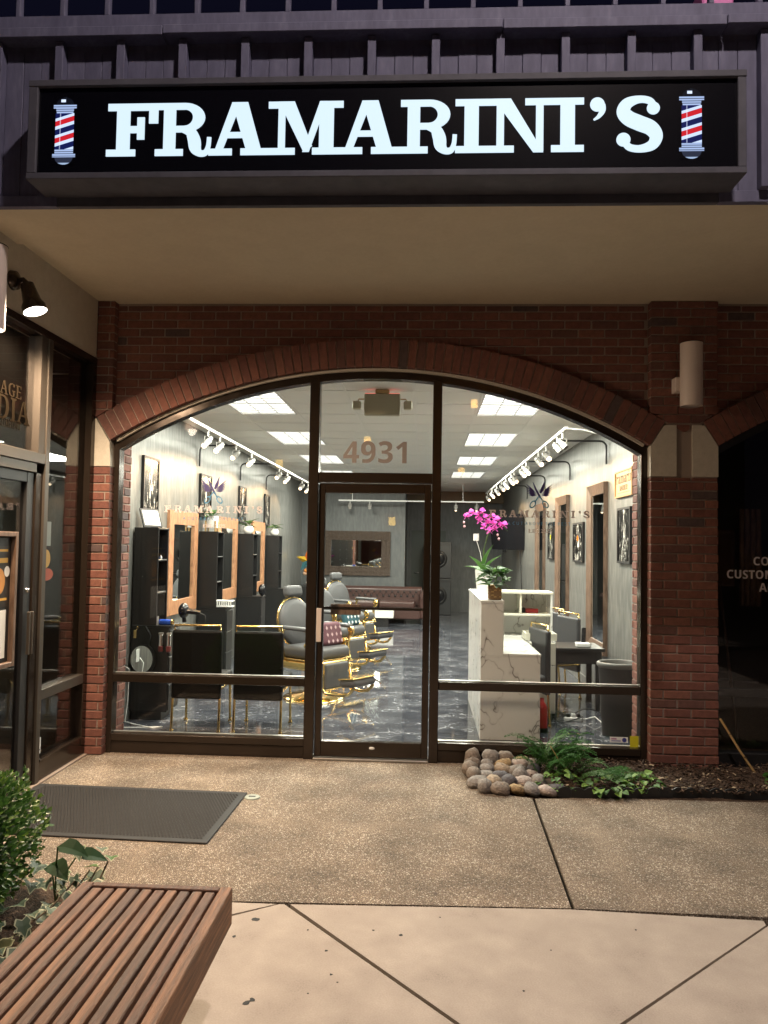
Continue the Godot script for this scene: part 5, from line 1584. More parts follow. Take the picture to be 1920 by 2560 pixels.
func barber_chair(label: String, at: Vector3, turn: float, cushion: Material) -> void:
	var c := thing("barber_chair", label, "barber chair", at, turn, "gold barber chairs")
	# faces +z
	part(c, "base_plate", Sh.new().lathe([Vector2(0, 0.002), Vector2(0.33, 0.002), Vector2(0.33, 0.002), Vector2(0.325, 0.02), Vector2(0.24, 0.045), Vector2(0.12, 0.06), Vector2(0.085, 0.10), Vector2(0.085, 0.10), Vector2(0.0, 0.10)], 40).mesh(), M.gold)
	part(c, "column", Sh.new().lathe([Vector2(0.075, 0.09), Vector2(0.07, 0.22), Vector2(0.09, 0.25), Vector2(0.09, 0.33)], 24).mesh(), M.gold)
	part(c, "seat_box", Sh.new().rbox(V(0, 0.375, 0.0), V(0.56, 0.10, 0.54), 0.035).mesh(), M.gold)
	part(c, "seat_band", Sh.new().rbox(V(0, 0.435, 0.0), V(0.575, 0.018, 0.555), 0.009).mesh(), M.brass)
	part(c, "seat_cushion", Sh.new().rbox(V(0, 0.505, 0.02), V(0.54, 0.125, 0.54), 0.055, 5).mesh(), M.grey_leather)
	# back: an oval pad in a gold rim, leaning back
	var b := Node3D.new()
	b.name = "backrest"
	c.add_child(b)
	b.position = V(0, 0.56, -0.235)
	b.rotation.x = -0.22
	var oval := [Vector2(0, -0.045), Vector2(0.20, -0.045), Vector2(0.243, -0.03), Vector2(0.25, 0.0), Vector2(0.238, 0.028), Vector2(0.18, 0.05), Vector2(0, 0.058)]
	part(b, "pad", Sh.new().lathe(oval, 40, Vector3.ZERO, 1.0, 1.06).mesh(), M.grey_leather, V(0, 0.235, 0.0), V(PI / 2, 0, 0))
	var rim := []
	for i in 41: rim.append(V(cos(TAU * i / 40) * 0.256, 0.235 + sin(TAU * i / 40) * 0.272, -0.02))
	part(b, "rim", Sh.new().tube(rim, 0.013, 8).mesh(), M.gold)
	part(b, "headrest", Sh.new().rbox(V(0, 0.575, 0.01), V(0.25, 0.125, 0.095), 0.04, 5).mesh(), M.grey_leather)
	part(b, "headrest_post", Sh.new().tube([V(0, 0.44, -0.03), V(0, 0.56, -0.03)], 0.012, 8).mesh(), M.gold)
	for sd in [-1, 1]:
		part(c, "arm_pad", Sh.new().rbox(V(sd * 0.325, 0.765, 0.03), V(0.085, 0.04, 0.40), 0.019).mesh(), M.grey_leather)
		var top := []
		for i in 11:
			var t := i / 10.0
			top.append(V(sd * 0.325, 0.742 + 0.025 * sin(t * PI), -0.19 + 0.44 * t))
		top.append(V(sd * 0.325, 0.70, 0.265)); top.append(V(sd * 0.325, 0.66, 0.235))
		part(c, "arm_rail", Sh.new().tube(top, 0.019, 8).mesh(), M.gold)
		part(c, "arm_post", Sh.new().tube([V(sd * 0.325, 0.74, 0.20), V(sd * 0.325, 0.68, 0.225), V(sd * 0.325, 0.60, 0.19), V(sd * 0.305, 0.50, 0.21), V(sd * 0.295, 0.40, 0.25)], 0.02, 8).mesh(), M.gold)
		part(c, "arm_post", Sh.new().tube([V(sd * 0.325, 0.74, -0.16), V(sd * 0.31, 0.60, -0.19), V(sd * 0.295, 0.42, -0.16)], 0.017, 8).mesh(), M.gold)
		part(c, "arm_knob", Sh.new().ball(V(sd * 0.325, 0.60, 0.19), V(0.028, 0.028, 0.028), 12, 8).mesh(), M.gold)
		part(c, "side_scroll", Sh.new().tube([V(sd * 0.30, 0.34, 0.24), V(sd * 0.24, 0.25, 0.31), V(sd * 0.22, 0.17, 0.30), V(sd * 0.2, 0.12, 0.36), V(sd * 0.17, 0.115, 0.52), V(sd * 0.15, 0.14, 0.63), V(sd * 0.15, 0.21, 0.70)], 0.018, 8).mesh(), M.gold)
	# leg panel and footrest
	part(c, "leg_panel", Sh.new().rbox(V(0, 0.28, 0.315), V(0.36, 0.26, 0.05), 0.022).mesh(), M.grey_leather, Vector3.ZERO)
	part(c, "leg_panel_frame", Sh.new().rbox(V(0, 0.28, 0.30), V(0.40, 0.30, 0.035), 0.017).mesh(), M.gold)
	part(c, "footrest_pad", Sh.new().rbox(V(0, 0, 0), V(0.37, 0.085, 0.21), 0.04, 5).mesh(), M.dark_grey_leather, V(0, 0.245, 0.62), V(-0.12, 0, 0))
	part(c, "footrest_plate", Sh.new().rbox(V(0, 0.046, 0), V(0.375, 0.016, 0.215), 0.008).mesh(), M.gold, V(0, 0.245, 0.62), V(-0.12, 0, 0))
	part(c, "footrest_bar", Sh.new().tube([V(-0.15, 0.21, 0.60), V(0.15, 0.21, 0.60)], 0.015, 8).mesh(), M.gold)
	part(c, "pump_lever", Sh.new().tube([V(0.05, 0.14, -0.05), V(0.25, 0.15, -0.1), V(0.38, 0.17, -0.12)], 0.011, 6).mesh(), M.chrome)
	if cushion:
		var p := thing("throw_pillow", "patterned %s pillow on the seat of the %s barber chair" % ["mauve" if at.z > -3.0 else "teal", "nearest" if at.z > -3.0 else "second"], "pillow", at + Basis(Vector3.UP, turn) * V(0.0, 0.0, 0.0), turn)
		part(p, "pillow", Sh.new().rbox(V(0, 0, 0), V(0.30, 0.25, 0.10), 0.045, 5).mesh(), cushion, V(0.12, 0.685, 0.12), V(-0.25, 0, 0))
		for i in 4:
			for j in 3:
				var dm := Sh.new().prism(poly([-0.016, 0, 0, -0.022, 0.016, 0, 0, 0.022]), 0.0, 0.002)
				part(p, "motif", dm.mesh(), M.white if at.z < -3.0 else mat(C(0.45, 0.32, 0.33), 0.6), V(0.015 + i * 0.07, 0.615 + j * 0.07, 0.192 - j * 0.0175), V(-0.25, 0, 0))

func gold_chair(label: String, at: Vector3, turn: float, leather: Material, group: String) -> void:
	# tall padded back with a gold grip rail; faces -z, its back to the window
	var c := thing("padded_chair", label, "chair", at, turn, group)
	part(c, "backrest", Sh.new().rbox(V(0, 0.585, 0.0), V(0.435, 0.595, 0.055), 0.024, 4).mesh(), leather)
	part(c, "seat", Sh.new().rbox(V(0, 0.43, -0.24), V(0.44, 0.09, 0.44), 0.03).mesh(), leather)
	part(c, "grip_rail", Sh.new().tube([V(-0.2, 0.87, 0), V(-0.2, 0.925, 0), V(0.2, 0.925, 0), V(0.2, 0.87, 0)], 0.010, 8).mesh(), M.gold)
	for sx in [-1, 1]:
		part(c, "leg", Sh.new().tube([V(sx * 0.205, 0.30, 0.0), V(sx * 0.207, 0.012, 0.02)], 0.0115, 8).mesh(), M.gold)
		part(c, "leg", Sh.new().tube([V(sx * 0.20, 0.40, -0.42), V(sx * 0.205, 0.012, -0.44)], 0.0115, 8).mesh(), M.gold)
		part(c, "seat_rail", Sh.new().tube([V(sx * 0.21, 0.375, 0.0), V(sx * 0.21, 0.375, -0.45)], 0.012, 8).mesh(), M.gold)
		for z in [0.02, -0.44]: part(c, "foot_cap", Sh.new().lathe([Vector2(0, 0.002), Vector2(0.02, 0.002), Vector2(0.016, 0.02), Vector2(0.012, 0.03)], 12).mesh(), M.gold, V(sx * 0.206, 0, z))

func seating() -> void:
	gold_chair("left black leather chair with gold rail standing back to the window", V(-1.605, 0.0, -0.67), 0.03, M.black_leather, "black chairs at the window")
	gold_chair("right black leather chair with gold rail, beside the door, back to the window", V(-1.062, 0.0, -0.67), -0.02, M.black_leather, "black chairs at the window")
	var face := 0.95
	barber_chair("nearest grey and gold barber chair, half hidden by the door frame", V(-0.80, 0.0, -2.28), face, mat(C(0.11, 0.045, 0.06), 0.8))
	barber_chair("second grey and gold barber chair behind the nearest one", V(-0.78, 0.0, -4.3), face, mat(C(0.02, 0.075, 0.095), 0.8))
	barber_chair("third grey and gold barber chair nearest the sofa", V(-0.78, 0.0, -6.3), face, null)
	# tufted sofa
	var s := thing("chesterfield_sofa", "brown leather button tufted sofa along the back wall", "sofa", V(-0.95, 0.0, -10.45))
	var w := 1.32
	part(s, "base", Sh.new().rbox(V(0, 0.215, 0.05), V(2 * w - 0.1, 0.23, 0.72), 0.03).mesh(), M.brown_leather)
	for k in 3: part(s, "seat_cushion", Sh.new().rbox(V(-0.77 + k * 0.77, 0.40, 0.09), V(0.76, 0.15, 0.66), 0.045).mesh(), M.brown_leather)
	part(s, "back", Sh.new().rbox(V(0, 0.5, -0.29), V(2 * w - 0.06, 0.44, 0.16), 0.05).mesh(), M.brown_leather)
	part(s, "back_roll", Sh.new().tube([V(-w + 0.03, 0.66, -0.31), V(w - 0.03, 0.66, -0.31)], 0.085, 16).mesh(), M.brown_leather)
	for k in 19:
		part(s, "button", Sh.new().ball(V(-1.17 + k * 0.13, 0.635, -0.215), V(0.026, 0.026, 0.02), 8, 6).mesh(), M.black)
		if k < 18: part(s, "button", Sh.new().ball(V(-1.105 + k * 0.13, 0.545, -0.205), V(0.024, 0.024, 0.018), 8, 6).mesh(), M.black)
		for sd in [-1, 1]: part(s, "fold", Sh.new().tube([V(-1.17 + k * 0.13, 0.635, -0.218), V(-1.17 + k * 0.13 + sd * 0.065, 0.545, -0.208)], 0.006, 5).mesh(), M.black_leather)
	for sd in [-1, 1]:
		part(s, "arm", Sh.new().rbox(V(sd * w, 0.36, 0.05), V(0.14, 0.5, 0.80), 0.05).mesh(), M.brown_leather)
		part(s, "arm_roll", Sh.new().tube([V(sd * (w + 0.02), 0.61, -0.36), V(sd * (w + 0.02), 0.61, 0.47)], 0.085, 16).mesh(), M.brown_leather)
		for z in [-0.3, 0.38]: part(s, "foot", Sh.new().lathe([Vector2(0.025, 0.002), Vector2(0.045, 0.06), Vector2(0.035, 0.11)], 12).mesh(), M.black, V(sd * (w - 0.02), 0, z))
	var t := thing("coffee_table", "low glossy white coffee table in front of the sofa", "table", V(-0.62, 0.0, -9.6))
	part(t, "top", Sh.new().rbox(V(0, 0.27, 0), V(0.80, 0.17, 0.5), 0.008).mesh(), M.white_gloss)
	pbox(t, "plinth", M.black, -0.3, 0.002, -0.18, 0.3, 0.185, 0.18)
	pbox(t, "magazine", mat(C(0.35, 0.33, 0.30), 0.4), 0.05, 0.356, -0.1, 0.27, 0.364, 0.1, 0.0)
	wall_mirror("large dark carved wood mirror above the sofa on the back wall", V(-1.13, 1.45, BACK), 0.0, 1.52, 0.98, 0.2, 0.05, M.carved, 0.01)
	var cm := get_node("wall_mirror_003")
	var ringm := []
	for i in 15: ringm.append(V(cos(TAU * i / 14) * 0.05, sin(TAU * i / 14) * 0.05, 0))
	var rm := Sh.new().tube(ringm, 0.009, 5).mesh()
	for i in 13:
		for sy in [-1, 1]:
			part(cm, "carved_ring", rm, M.carved, V(-0.66 + i * 0.11, sy * 0.355, 0.048)); part(cm, "carved_ring", rm, M.carved, V(-0.66 + i * 0.11, sy * 0.44, 0.05))
	for i in 6:
		for sx in [-1, 1]:
			part(cm, "carved_ring", rm, M.carved, V(sx * 0.62, -0.25 + i * 0.1, 0.048)); part(cm, "carved_ring", rm, M.carved, V(sx * 0.70, -0.25 + i * 0.1, 0.05))
	# star balloon and flowers on a side table
	var st := thing("side_table", "dark cabinet with flowers at the far end of the left wall", "table", V(-2.02, 0.0, -9.7))
	pbox(st, "body", M.charcoal, -0.3, 0.002, -0.2, 0.3, 0.78, 0.2)
	var fl := thing("flower_vase", "white vase of orange flowers at the back of the shop", "flowers", V(-1.96, 0.78, -9.7))
	part(fl, "vase", Sh.new().lathe([Vector2(0, 0), Vector2(0.06, 0), Vector2(0.085, 0.07), Vector2(0.05, 0.16), Vector2(0.06, 0.18)], 20).mesh(), M.white_gloss)
	for k in 14:
		var a := k * 2.4
		var o := V(cos(a) * 0.11, 0.27 + rr(-0.06, 0.08), sin(a) * 0.09)
		part(fl, "flower", Sh.new().ball(o, V(0.045, 0.04, 0.045), 10, 6).mesh(), M.orange if k % 3 else mat(C(0.7, 0.45, 0.3), 0.7))
		part(fl, "stem", Sh.new().tube([V(0, 0.15, 0), o], 0.004, 5).mesh(), M.green_stem)
	for k in 12:
		var a := k * 2.1
		part(fl, "leaf", leaf(0.13, 0.06).mesh(), M.leaf_dark).transform = facing(V(0, 0.19, 0), V(cos(a), 0.5, sin(a)))
	var ba := thing("star_balloon", "rainbow foil star balloon floating above the flowers", "balloon", V(-2.0, 1.30, -9.6))
	var cols := [C(0.75, 0.18, 0.04), C(0.7, 0.45, 0.05), C(0.1, 0.3, 0.35), C(0.10, 0.06, 0.35), C(0.35, 0.05, 0.25)]
	for k in 5:
		var a := PI / 2 + TAU * k / 5
		var s5 := Sh.new()
		var tip := V(cos(a) * 0.25, sin(a) * 0.25, 0)
		var l := V(cos(a + PI / 5) * 0.11, sin(a + PI / 5) * 0.11, 0); var r := V(cos(a - PI / 5) * 0.11, sin(a - PI / 5) * 0.11, 0)
		for z in [0.08, -0.08]:
			s5.tri_out(tip, l, V(0, 0, z), Vector3.ZERO); s5.tri_out(tip, r, V(0, 0, z), Vector3.ZERO)
		part(ba, "foil_point", s5.mesh(), mat(cols[k], 0.2, 0.6))
	part(ba, "string", Sh.new().tube([V(0, -0.18, 0), V(0.02, -0.3, 0), V(0.03, -0.42, -0.05)], 0.003, 4).mesh(), M.white)

func marble_box(parent: Node3D, called: String, x0: float, y0: float, z0: float, x1: float, y1: float, z1: float) -> void:
	pbox(parent, called, M.marble, x0, y0, z0, x1, y1, z1, 0.002)

func reception() -> void:
	var d := thing("reception_desk", "white veined marble reception desk with a tall front ledge", "desk", V(0.86, 0.0, -0.70))
	marble_box(d, "front_panel", 0.0, 0.002, -0.04, 0.51, 0.715, 0.0)
	marble_box(d, "tall_end_panel", 0.0, 0.716, -0.04, 0.195, 1.165, 0.0)
	marble_box(d, "tall_side_panel", 0.0, 0.002, -1.72, 0.03, 1.165, -0.041)
	marble_box(d, "inner_side_panel", 0.165, 0.74, -1.72, 0.195, 1.165, -0.041)
	marble_box(d, "ledge", -0.006, 1.166, -1.74, 0.20, 1.19, 0.006)
	marble_box(d, "counter_top", 0.196, 0.716, -1.33, 0.515, 0.738, 0.004)
	marble_box(d, "drawer_unit", 0.52, 0.06, -1.5, 0.785, 0.745, -0.84)
	for q in 3: pbox(d, "drawer_front", M.cream, 0.525, 0.08 + q * 0.222, -0.839, 0.78, 0.29 + q * 0.222, -0.828)
	# shelves at the back
	marble_box(d, "shelf_side", 0.815, 0.0, -1.62, 0.835, 1.17, -1.33)
	pbox(d, "shelf_back", M.marble, 0.2, 0.74, -1.64, 0.815, 1.17, -1.621, 0.002)
	pbox(d, "shelf_top", M.cream, 0.2, 1.171, -1.64, 0.84, 1.195, -1.32)
	pbox(d, "shelf", M.cream, 0.2, 0.945, -1.62, 0.814, 0.965, -1.33)
	pbox(d, "shelf_divider", M.cream, 0.50, 0.966, -1.62, 0.52, 1.17, -1.335)
	marble_box(d, "back_counter", 0.2, 0.716, -1.62, 0.814, 0.739, -1.332)
	var tr := thing("paper_tray", "cream open tray on the desk counter in front of the shelves", "tray", V(1.50, 0.747, -1.85))
	pbox(tr, "bottom", M.cream, -0.14, 0.0, 0.0, 0.16, 0.012, 0.28)
	for e in [[-0.14, 0.27, 0.16, 0.28], [-0.14, 0.0, 0.16, 0.01], [-0.14, 0.01, -0.13, 0.27], [0.15, 0.01, 0.16, 0.27]]: pbox(tr, "side", M.cream, e[0], 0.012, e[1], e[2], 0.07, e[3], 0.0)
	var rb := thing("red_box", "dark red box lying on the right shelf of the desk", "box", V(1.46, 0.966, -2.18))
	part(rb, "box", bxm(V(0.13, 0.045, 0.07), 0.004), mat(C(0.35, 0.03, 0.03), 0.4), V(0.04, 0.0225, 0))
	part(rb, "dark_end", bxm(V(0.07, 0.055, 0.06), 0.006), M.black, V(-0.065, 0.0275, 0))
	# orchid in a tall white pot
	var o := thing("orchid", "pink orchid in a tall white pot on the desk ledge", "orchid", V(0.955, 1.191, -1.75))
	part(o, "pot", Sh.new().lathe([Vector2(0, 0), Vector2(0.062, 0), Vector2(0.062, 0), Vector2(0.068, 0.08), Vector2(0.082, 0.23), Vector2(0.078, 0.23), Vector2(0.0, 0.215)], 28).mesh(), M.white_gloss)
	for e in [[0.10, 0.9, 0.05, 0.32], [-0.4, 0.7, 0.2, 0.25], [0.9, 0.35, 0.3, 0.27], [-0.6, 0.35, -0.4, 0.25], [0.5, 0.8, 0.2, 0.28]]:
		part(o, "leaf", leaf(e[3] * 0.9, 0.125, 0.3, 0.25, 0.6).mesh(), M.leaf_mid).transform = facing(V(0, 0.21, 0), V(e[0], e[1], e[2]))
	var st := [V(0, 0.21, 0), V(0.0, 0.42, 0.0), V(0.06, 0.62, 0.0), V(0.05, 0.76, 0.02), V(-0.08, 0.80, 0.03), V(-0.20, 0.77, 0.03)]
	part(o, "flower_stem", Sh.new().tube(st, 0.005, 6, 0.002).mesh(), M.green_stem)
	part(o, "flower_stem", Sh.new().tube([V(0, 0.21, 0), V(0.01, 0.45, 0), V(0.06, 0.68, 0.0), V(0.16, 0.70, 0.02), V(0.24, 0.62, 0.02)], 0.005, 6, 0.002).mesh(), M.green_stem)
	var petal := leaf(0.045, 0.052, 0.15, -0.1, 0.9).mesh()
	var wide := leaf(0.042, 0.07, 0.1, -0.1, 0.9).mesh()
	var spots := [[-0.20, 0.76], [-0.14, 0.80], [-0.07, 0.775], [-0.02, 0.81], [0.02, 0.75], [0.05, 0.70], [0.09, 0.76], [0.11, 0.69], [0.16, 0.73], [0.19, 0.67], [0.24, 0.68], [-0.05, 0.72], [0.0, 0.66], [0.06, 0.62], [0.13, 0.64]]
	for e in spots:
		var fl := Node3D.new()
		fl.name = "flower"
		o.add_child(fl, true)
		fl.position = V(e[0] * 0.85, e[1], rr(0.02, 0.09))
		fl.rotation = V(rr(-0.4, 0.2), rr(-0.5, 0.5), rr(-0.3, 0.3))
		for k in 5:
			var a := PI / 2 + TAU * k / 5
			part(fl, "petal", wide if k == 1 or k == 4 else petal, M.petal).transform = facing(Vector3.ZERO, V(cos(a), sin(a), 0.12), 0.0)
		part(fl, "lip", Sh.new().ball(V(0, -0.004, 0.012), V(0.009, 0.012, 0.012), 8, 6).mesh(), mat(C(0.45, 0.02, 0.2), 0.5))
	for e in [[-0.235, 0.70], [-0.23, 0.66], [0.16, 0.58], [0.175, 0.54]]: part(o, "bud", Sh.new().ball(V(e[0] * 0.85, e[1], 0.05), V(0.011, 0.014, 0.011), 8, 6).mesh(), mat(C(0.55, 0.30, 0.32), 0.6))
	pbox(o, "plant_tag", M.white, -0.10, 0.52, 0.0, -0.045, 0.59, 0.003, 0.0)
	part(o, "tag_stick", Sh.new().tube([V(0, 0.22, 0.02), V(-0.03, 0.4, 0.01), V(-0.07, 0.53, 0.0)], 0.003, 5).mesh(), M.white)
	# leafy plant in a basket
	var b := thing("basket_plant", "leafy green plant in a brown wicker basket at the front of the desk ledge", "plant", V(0.985, 1.191, -0.82))
	part(b, "basket", Sh.new().rbox(V(0, 0.065, 0), V(0.112, 0.13, 0.105), 0.012).mesh(), M.wicker)
	for y in 9:
		for x in 5:
			if (x + y) % 2 == 0: continue
			part(b, "weave", Sh.new().rbox(V(-0.046 + x * 0.023, 0.012 + y * 0.0145, 0.0535), V(0.026, 0.011, 0.009), 0.004, 2).mesh(), M.bamboo if (x * y) % 3 else M.wicker)
	for k in 70:
		var a := k * 2.4
		var l := rr(0.075, 0.13)
		var h := rr(0.12, 0.27)
		var rad := 0.02 + 0.09 * (1.0 - absf(h - 0.18) / 0.14)
		part(b, "leaf", leaf(l, l * 0.52, 0.3, 0.25, 0.7).mesh(), [M.leaf_dark, M.leaf_mid, M.leaf_grey][k % 3]).transform = facing(V(cos(a) * rad * 0.7, h, sin(a) * rad * 0.7), V(cos(a), rr(-0.3, 0.9), sin(a)), rr(-0.5, 0.5))
	part(b, "stem", Sh.new().tube([V(0, 0.12, 0), V(0.02, 0.22, 0), V(0.01, 0.30, 0)], 0.006, 6).mesh(), M.green_stem)
	# chairs at the desk and by the wall
	gold_chair("grey chair with brass grip tucked behind the marble desk", V(1.47, 0.0, -1.42), PI / 2 + 0.25, M.dark_grey_leather, "grey chairs by the desk")
	gold_chair("grey chair with brass grip by the right wall, nearer one", V(2.00, 0.0, -2.78), 1.95, M.dark_grey_leather, "grey chairs by the desk")
	gold_chair("grey chair with brass grip by the right wall, farther one", V(1.95, 0.0, -3.35), 1.95, M.dark_grey_leather, "grey chairs by the desk")
	var t := thing("black_side_table", "black wooden table under the tall right mirror", "table", V(1.92, 0.0, -2.24))
	pbox(t, "top", M.charcoal, -0.25, 0.60, -0.26, 0.30, 0.63, 0.26)
	pbox(t, "apron", M.charcoal, -0.22, 0.47, 0.21, 0.27, 0.60, 0.24)
	for sx in [-1, 1]:
		for z in [-0.22, 0.22]: pbox(t, "leg", M.charcoal, sx * 0.22 - 0.01, 0.002, z - 0.025, sx * 0.22 + 0.045, 0.60, z + 0.025)
	var ph := thing("phone_stand", "white phone cradle with handset on the black table", "phone", V(2.02, 0.63, -2.12))
	pbox(ph, "cradle", M.white, -0.07, 0.0, -0.05, 0.07, 0.045, 0.06, 0.008)
	part(ph, "handset", bxm(V(0.045, 0.17, 0.02), 0.006), M.black_gloss, V(0.02, 0.11, -0.05), V(-0.35, 0, -0.1))
	var bn := thing("waste_bin", "dark grey waste bin with pale rim at the right window corner", "bin", V(2.115, 0.0, -1.0))
	part(bn, "body", Sh.new().lathe([Vector2(0, 0.002), Vector2(0.15, 0.002), Vector2(0.15, 0.002), Vector2(0.185, 0.62)], 32, Vector3.ZERO, 1.0, 0.8).mesh(), mat(C(0.03, 0.032, 0.034), 0.5))
	part(bn, "rim", Sh.new().lathe([Vector2(0.185, 0.60), Vector2(0.20, 0.615), Vector2(0.20, 0.64), Vector2(0.185, 0.65), Vector2(0.175, 0.64), Vector2(0.16, 0.56)], 32, Vector3.ZERO, 1.0, 0.8).mesh(), mat(C(0.16, 0.165, 0.16), 0.45))
	var ps := thing("power_strip", "white power strip with tangled leads on the floor under the table", "power strip", V(1.80, 0.0, -1.5))
	pbox(ps, "strip", M.white, -0.08, 0.004, -0.02, 0.10, 0.04, 0.03, 0.006)
	for k in 3: pbox(ps, "plug", M.white if k % 2 else M.black, -0.06 + k * 0.05, 0.041, -0.015, -0.025 + k * 0.05, 0.075, 0.02, 0.004)
	part(ps, "lead", Sh.new().tube([V(0.1, 0.02, 0), V(0.2, 0.06, 0.05), V(0.25, 0.02, 0.1), V(0.32, 0.008, 0.16), V(0.42, 0.008, 0.22)], 0.006, 6).mesh(), M.white)
	part(ps, "lead", Sh.new().tube([V(-0.06, 0.06, 0), V(-0.16, 0.1, 0.02), V(-0.18, 0.02, 0.05), V(-0.1, 0.01, 0.1), V(0.05, 0.05, 0.08), V(0.1, 0.05, 0)], 0.006, 6).mesh(), M.black)
	part(ps, "lead", Sh.new().tube([V(0.0, 0.07, 0), V(0.1, 0.12, 0.0), V(0.2, 0.10, -0.1), V(0.33, 0.02, -0.3), V(0.4, 0.4, -0.55)], 0.006, 6).mesh(), M.black)
	var rd := thing("fire_extinguisher", "red extinguisher standing behind the desk end", "extinguisher", V(1.44, 0.0, -1.05))
	part(rd, "cylinder", Sh.new().lathe([Vector2(0, 0.04), Vector2(0.05, 0.04), Vector2(0.05, 0.04), Vector2(0.05, 0.22), Vector2(0.02, 0.27), Vector2(0.02, 0.30)], 20).mesh(), mat(C(0.5, 0.02, 0.02), 0.3))
	part(rd, "base", Sh.new().lathe([Vector2(0, 0.002), Vector2(0.052, 0.002), Vector2(0.052, 0.042)], 20).mesh(), M.black)

func right_wall() -> void:
	var words := ["nearest the window", "second from the window", "third from the window"]
	for k in 3:
		wall_mirror("tall brown wood framed mirror on the right wall, %s" % words[k], V(XR, 1.44, [-2.78, -4.93, -6.95][k]), -PI / 2, 0.86, 1.87, 0.115, 0.05, M.dark_wood, 0.03, "tall mirrors on the right wall")
	wall_picture("black framed picture of a lone walker beside the right brick return", V(XR, 1.785, -1.62), -PI / 2, 0.48, 0.55, 311)
	wall_picture("black framed picture with an orange accent between two tall mirrors", V(XR, 1.725, -3.83), -PI / 2, 0.62, 0.50, 323, Color(0.85, 0.45, 0.08))
	wall_picture("black framed picture with a yellow accent between the farther mirrors", V(XR, 1.755, -5.9), -PI / 2, 0.5, 0.57, 337, Color(0.75, 0.75, 0.1))
	wall_picture("narrow dark framed picture far back on the right wall", V(XR, 1.83, -12.6), -PI / 2, 0.5, 0.62, 351)
	# engraved wooden plaque
	var p := thing("wooden_plaque", "light wood engraved plaque high on the right wall by the brick return", "plaque", V(XR, 2.30, -1.64), -PI / 2)
	pbox(p, "board", mat(C(0.52, 0.33, 0.14), 0.5), -0.31, -0.125, 0.0, 0.31, 0.125, 0.02)
	ring_frame(p, mat(C(0.38, 0.21, 0.08), 0.5), 0.64, 0.27, 0.018, 0.03)
	part(p, "engraved_lettering", text_mesh("Framarini", 0.10, true, true), mat(C(0.045, 0.026, 0.015), 0.7), V(0, 0.052, 0.021))
	part(p, "engraved_lettering", text_mesh("BARBER", 0.052, true, true), mat(C(0.055, 0.032, 0.018), 0.7), V(0, -0.045, 0.021))
	pbox(p, "engraved_line", mat(C(0.2, 0.12, 0.06), 0.7), -0.22, -0.095, 0.02, 0.22, -0.088, 0.0215, 0.0)
	# television on an arm
	var t := thing("television", "switched off television on a black wall arm far back on the right", "television", V(2.05, 1.95, -9.6))
	part(t, "panel", bxm(V(1.25, 0.72, 0.04), 0.005), M.black_gloss, Vector3.ZERO, V(0.12, -PI / 2 + 0.45, 0))
	part(t, "arm", Sh.new().tube([V(0.27, 0.05, 0.3), V(0.1, 0.05, 0.1), V(0, 0, 0)], 0.025, 8).mesh(), M.black)
	part(t, "cord", Sh.new().tube([V(0.2, -0.2, 0.3), V(0.24, -0.7, 0.32), V(0.26, -1.3, 0.34)], 0.008, 6).mesh(), M.black)
	# the back corner: door, stacked washer and dryer, wall panel
	var d := thing("back_door", "dark green door with lever handle in the far back wall", "door", V(0.22, 0.0, FAR))
	pbox(d, "leaf", M.green_grey, -0.16, 0.004, 0.0, 0.70, 2.02, 0.03)
	for e in [[-0.21, 0.004, -0.16, 2.07], [0.70, 0.004, 0.75, 2.07], [-0.16, 2.02, 0.70, 2.07]]: pbox(d, "door_frame", M.plaster_dark, e[0], e[1], 0.0, e[2], e[3], 0.045)
	part(d, "lever_handle", Sh.new().tube([V(-0.08, 0.96, 0.03), V(-0.08, 0.96, 0.08), V(0.03, 0.96, 0.08)], 0.012, 8).mesh(), M.chrome)
	for k in 2:
		var wsh := thing("washing_machine", "%s of the two stacked dark grey washing machines at the back" % ["lower", "upper"][k], "washing machine", V(0.72, k * 0.87, -12.6))
		part(wsh, "body", Sh.new().rbox(V(0, 0.435, 0), V(0.62, 0.86, 0.66), 0.012).mesh(), mat(C(0.022, 0.024, 0.026), 0.4))
		part(wsh, "door_ring", Sh.new().lathe([Vector2(0.15, 0.0), Vector2(0.21, 0.0), Vector2(0.21, 0.0), Vector2(0.205, 0.03), Vector2(0.16, 0.04), Vector2(0.15, 0.02)], 32).mesh(), M.charcoal, V(0, 0.46, 0.33), V(PI / 2, 0, 0))
		part(wsh, "door_glass", Sh.new().lathe([Vector2(0.0, 0.035), Vector2(0.10, 0.03), Vector2(0.155, 0.012)], 28).mesh(), M.black_gloss, V(0, 0.46, 0.33), V(PI / 2, 0, 0))
		pbox(wsh, "control_panel", M.charcoal, -0.29, 0.78, 0.331, 0.29, 0.84, 0.334, 0.0)
	var wp := thing("wall_panel_moulding", "dark rectangular moulding panel on the far back wall", "wall panel", V(1.62, 1.45, FAR))
	ring_frame(wp, M.plaster_dark, 1.0, 0.75, 0.03, 0.02)

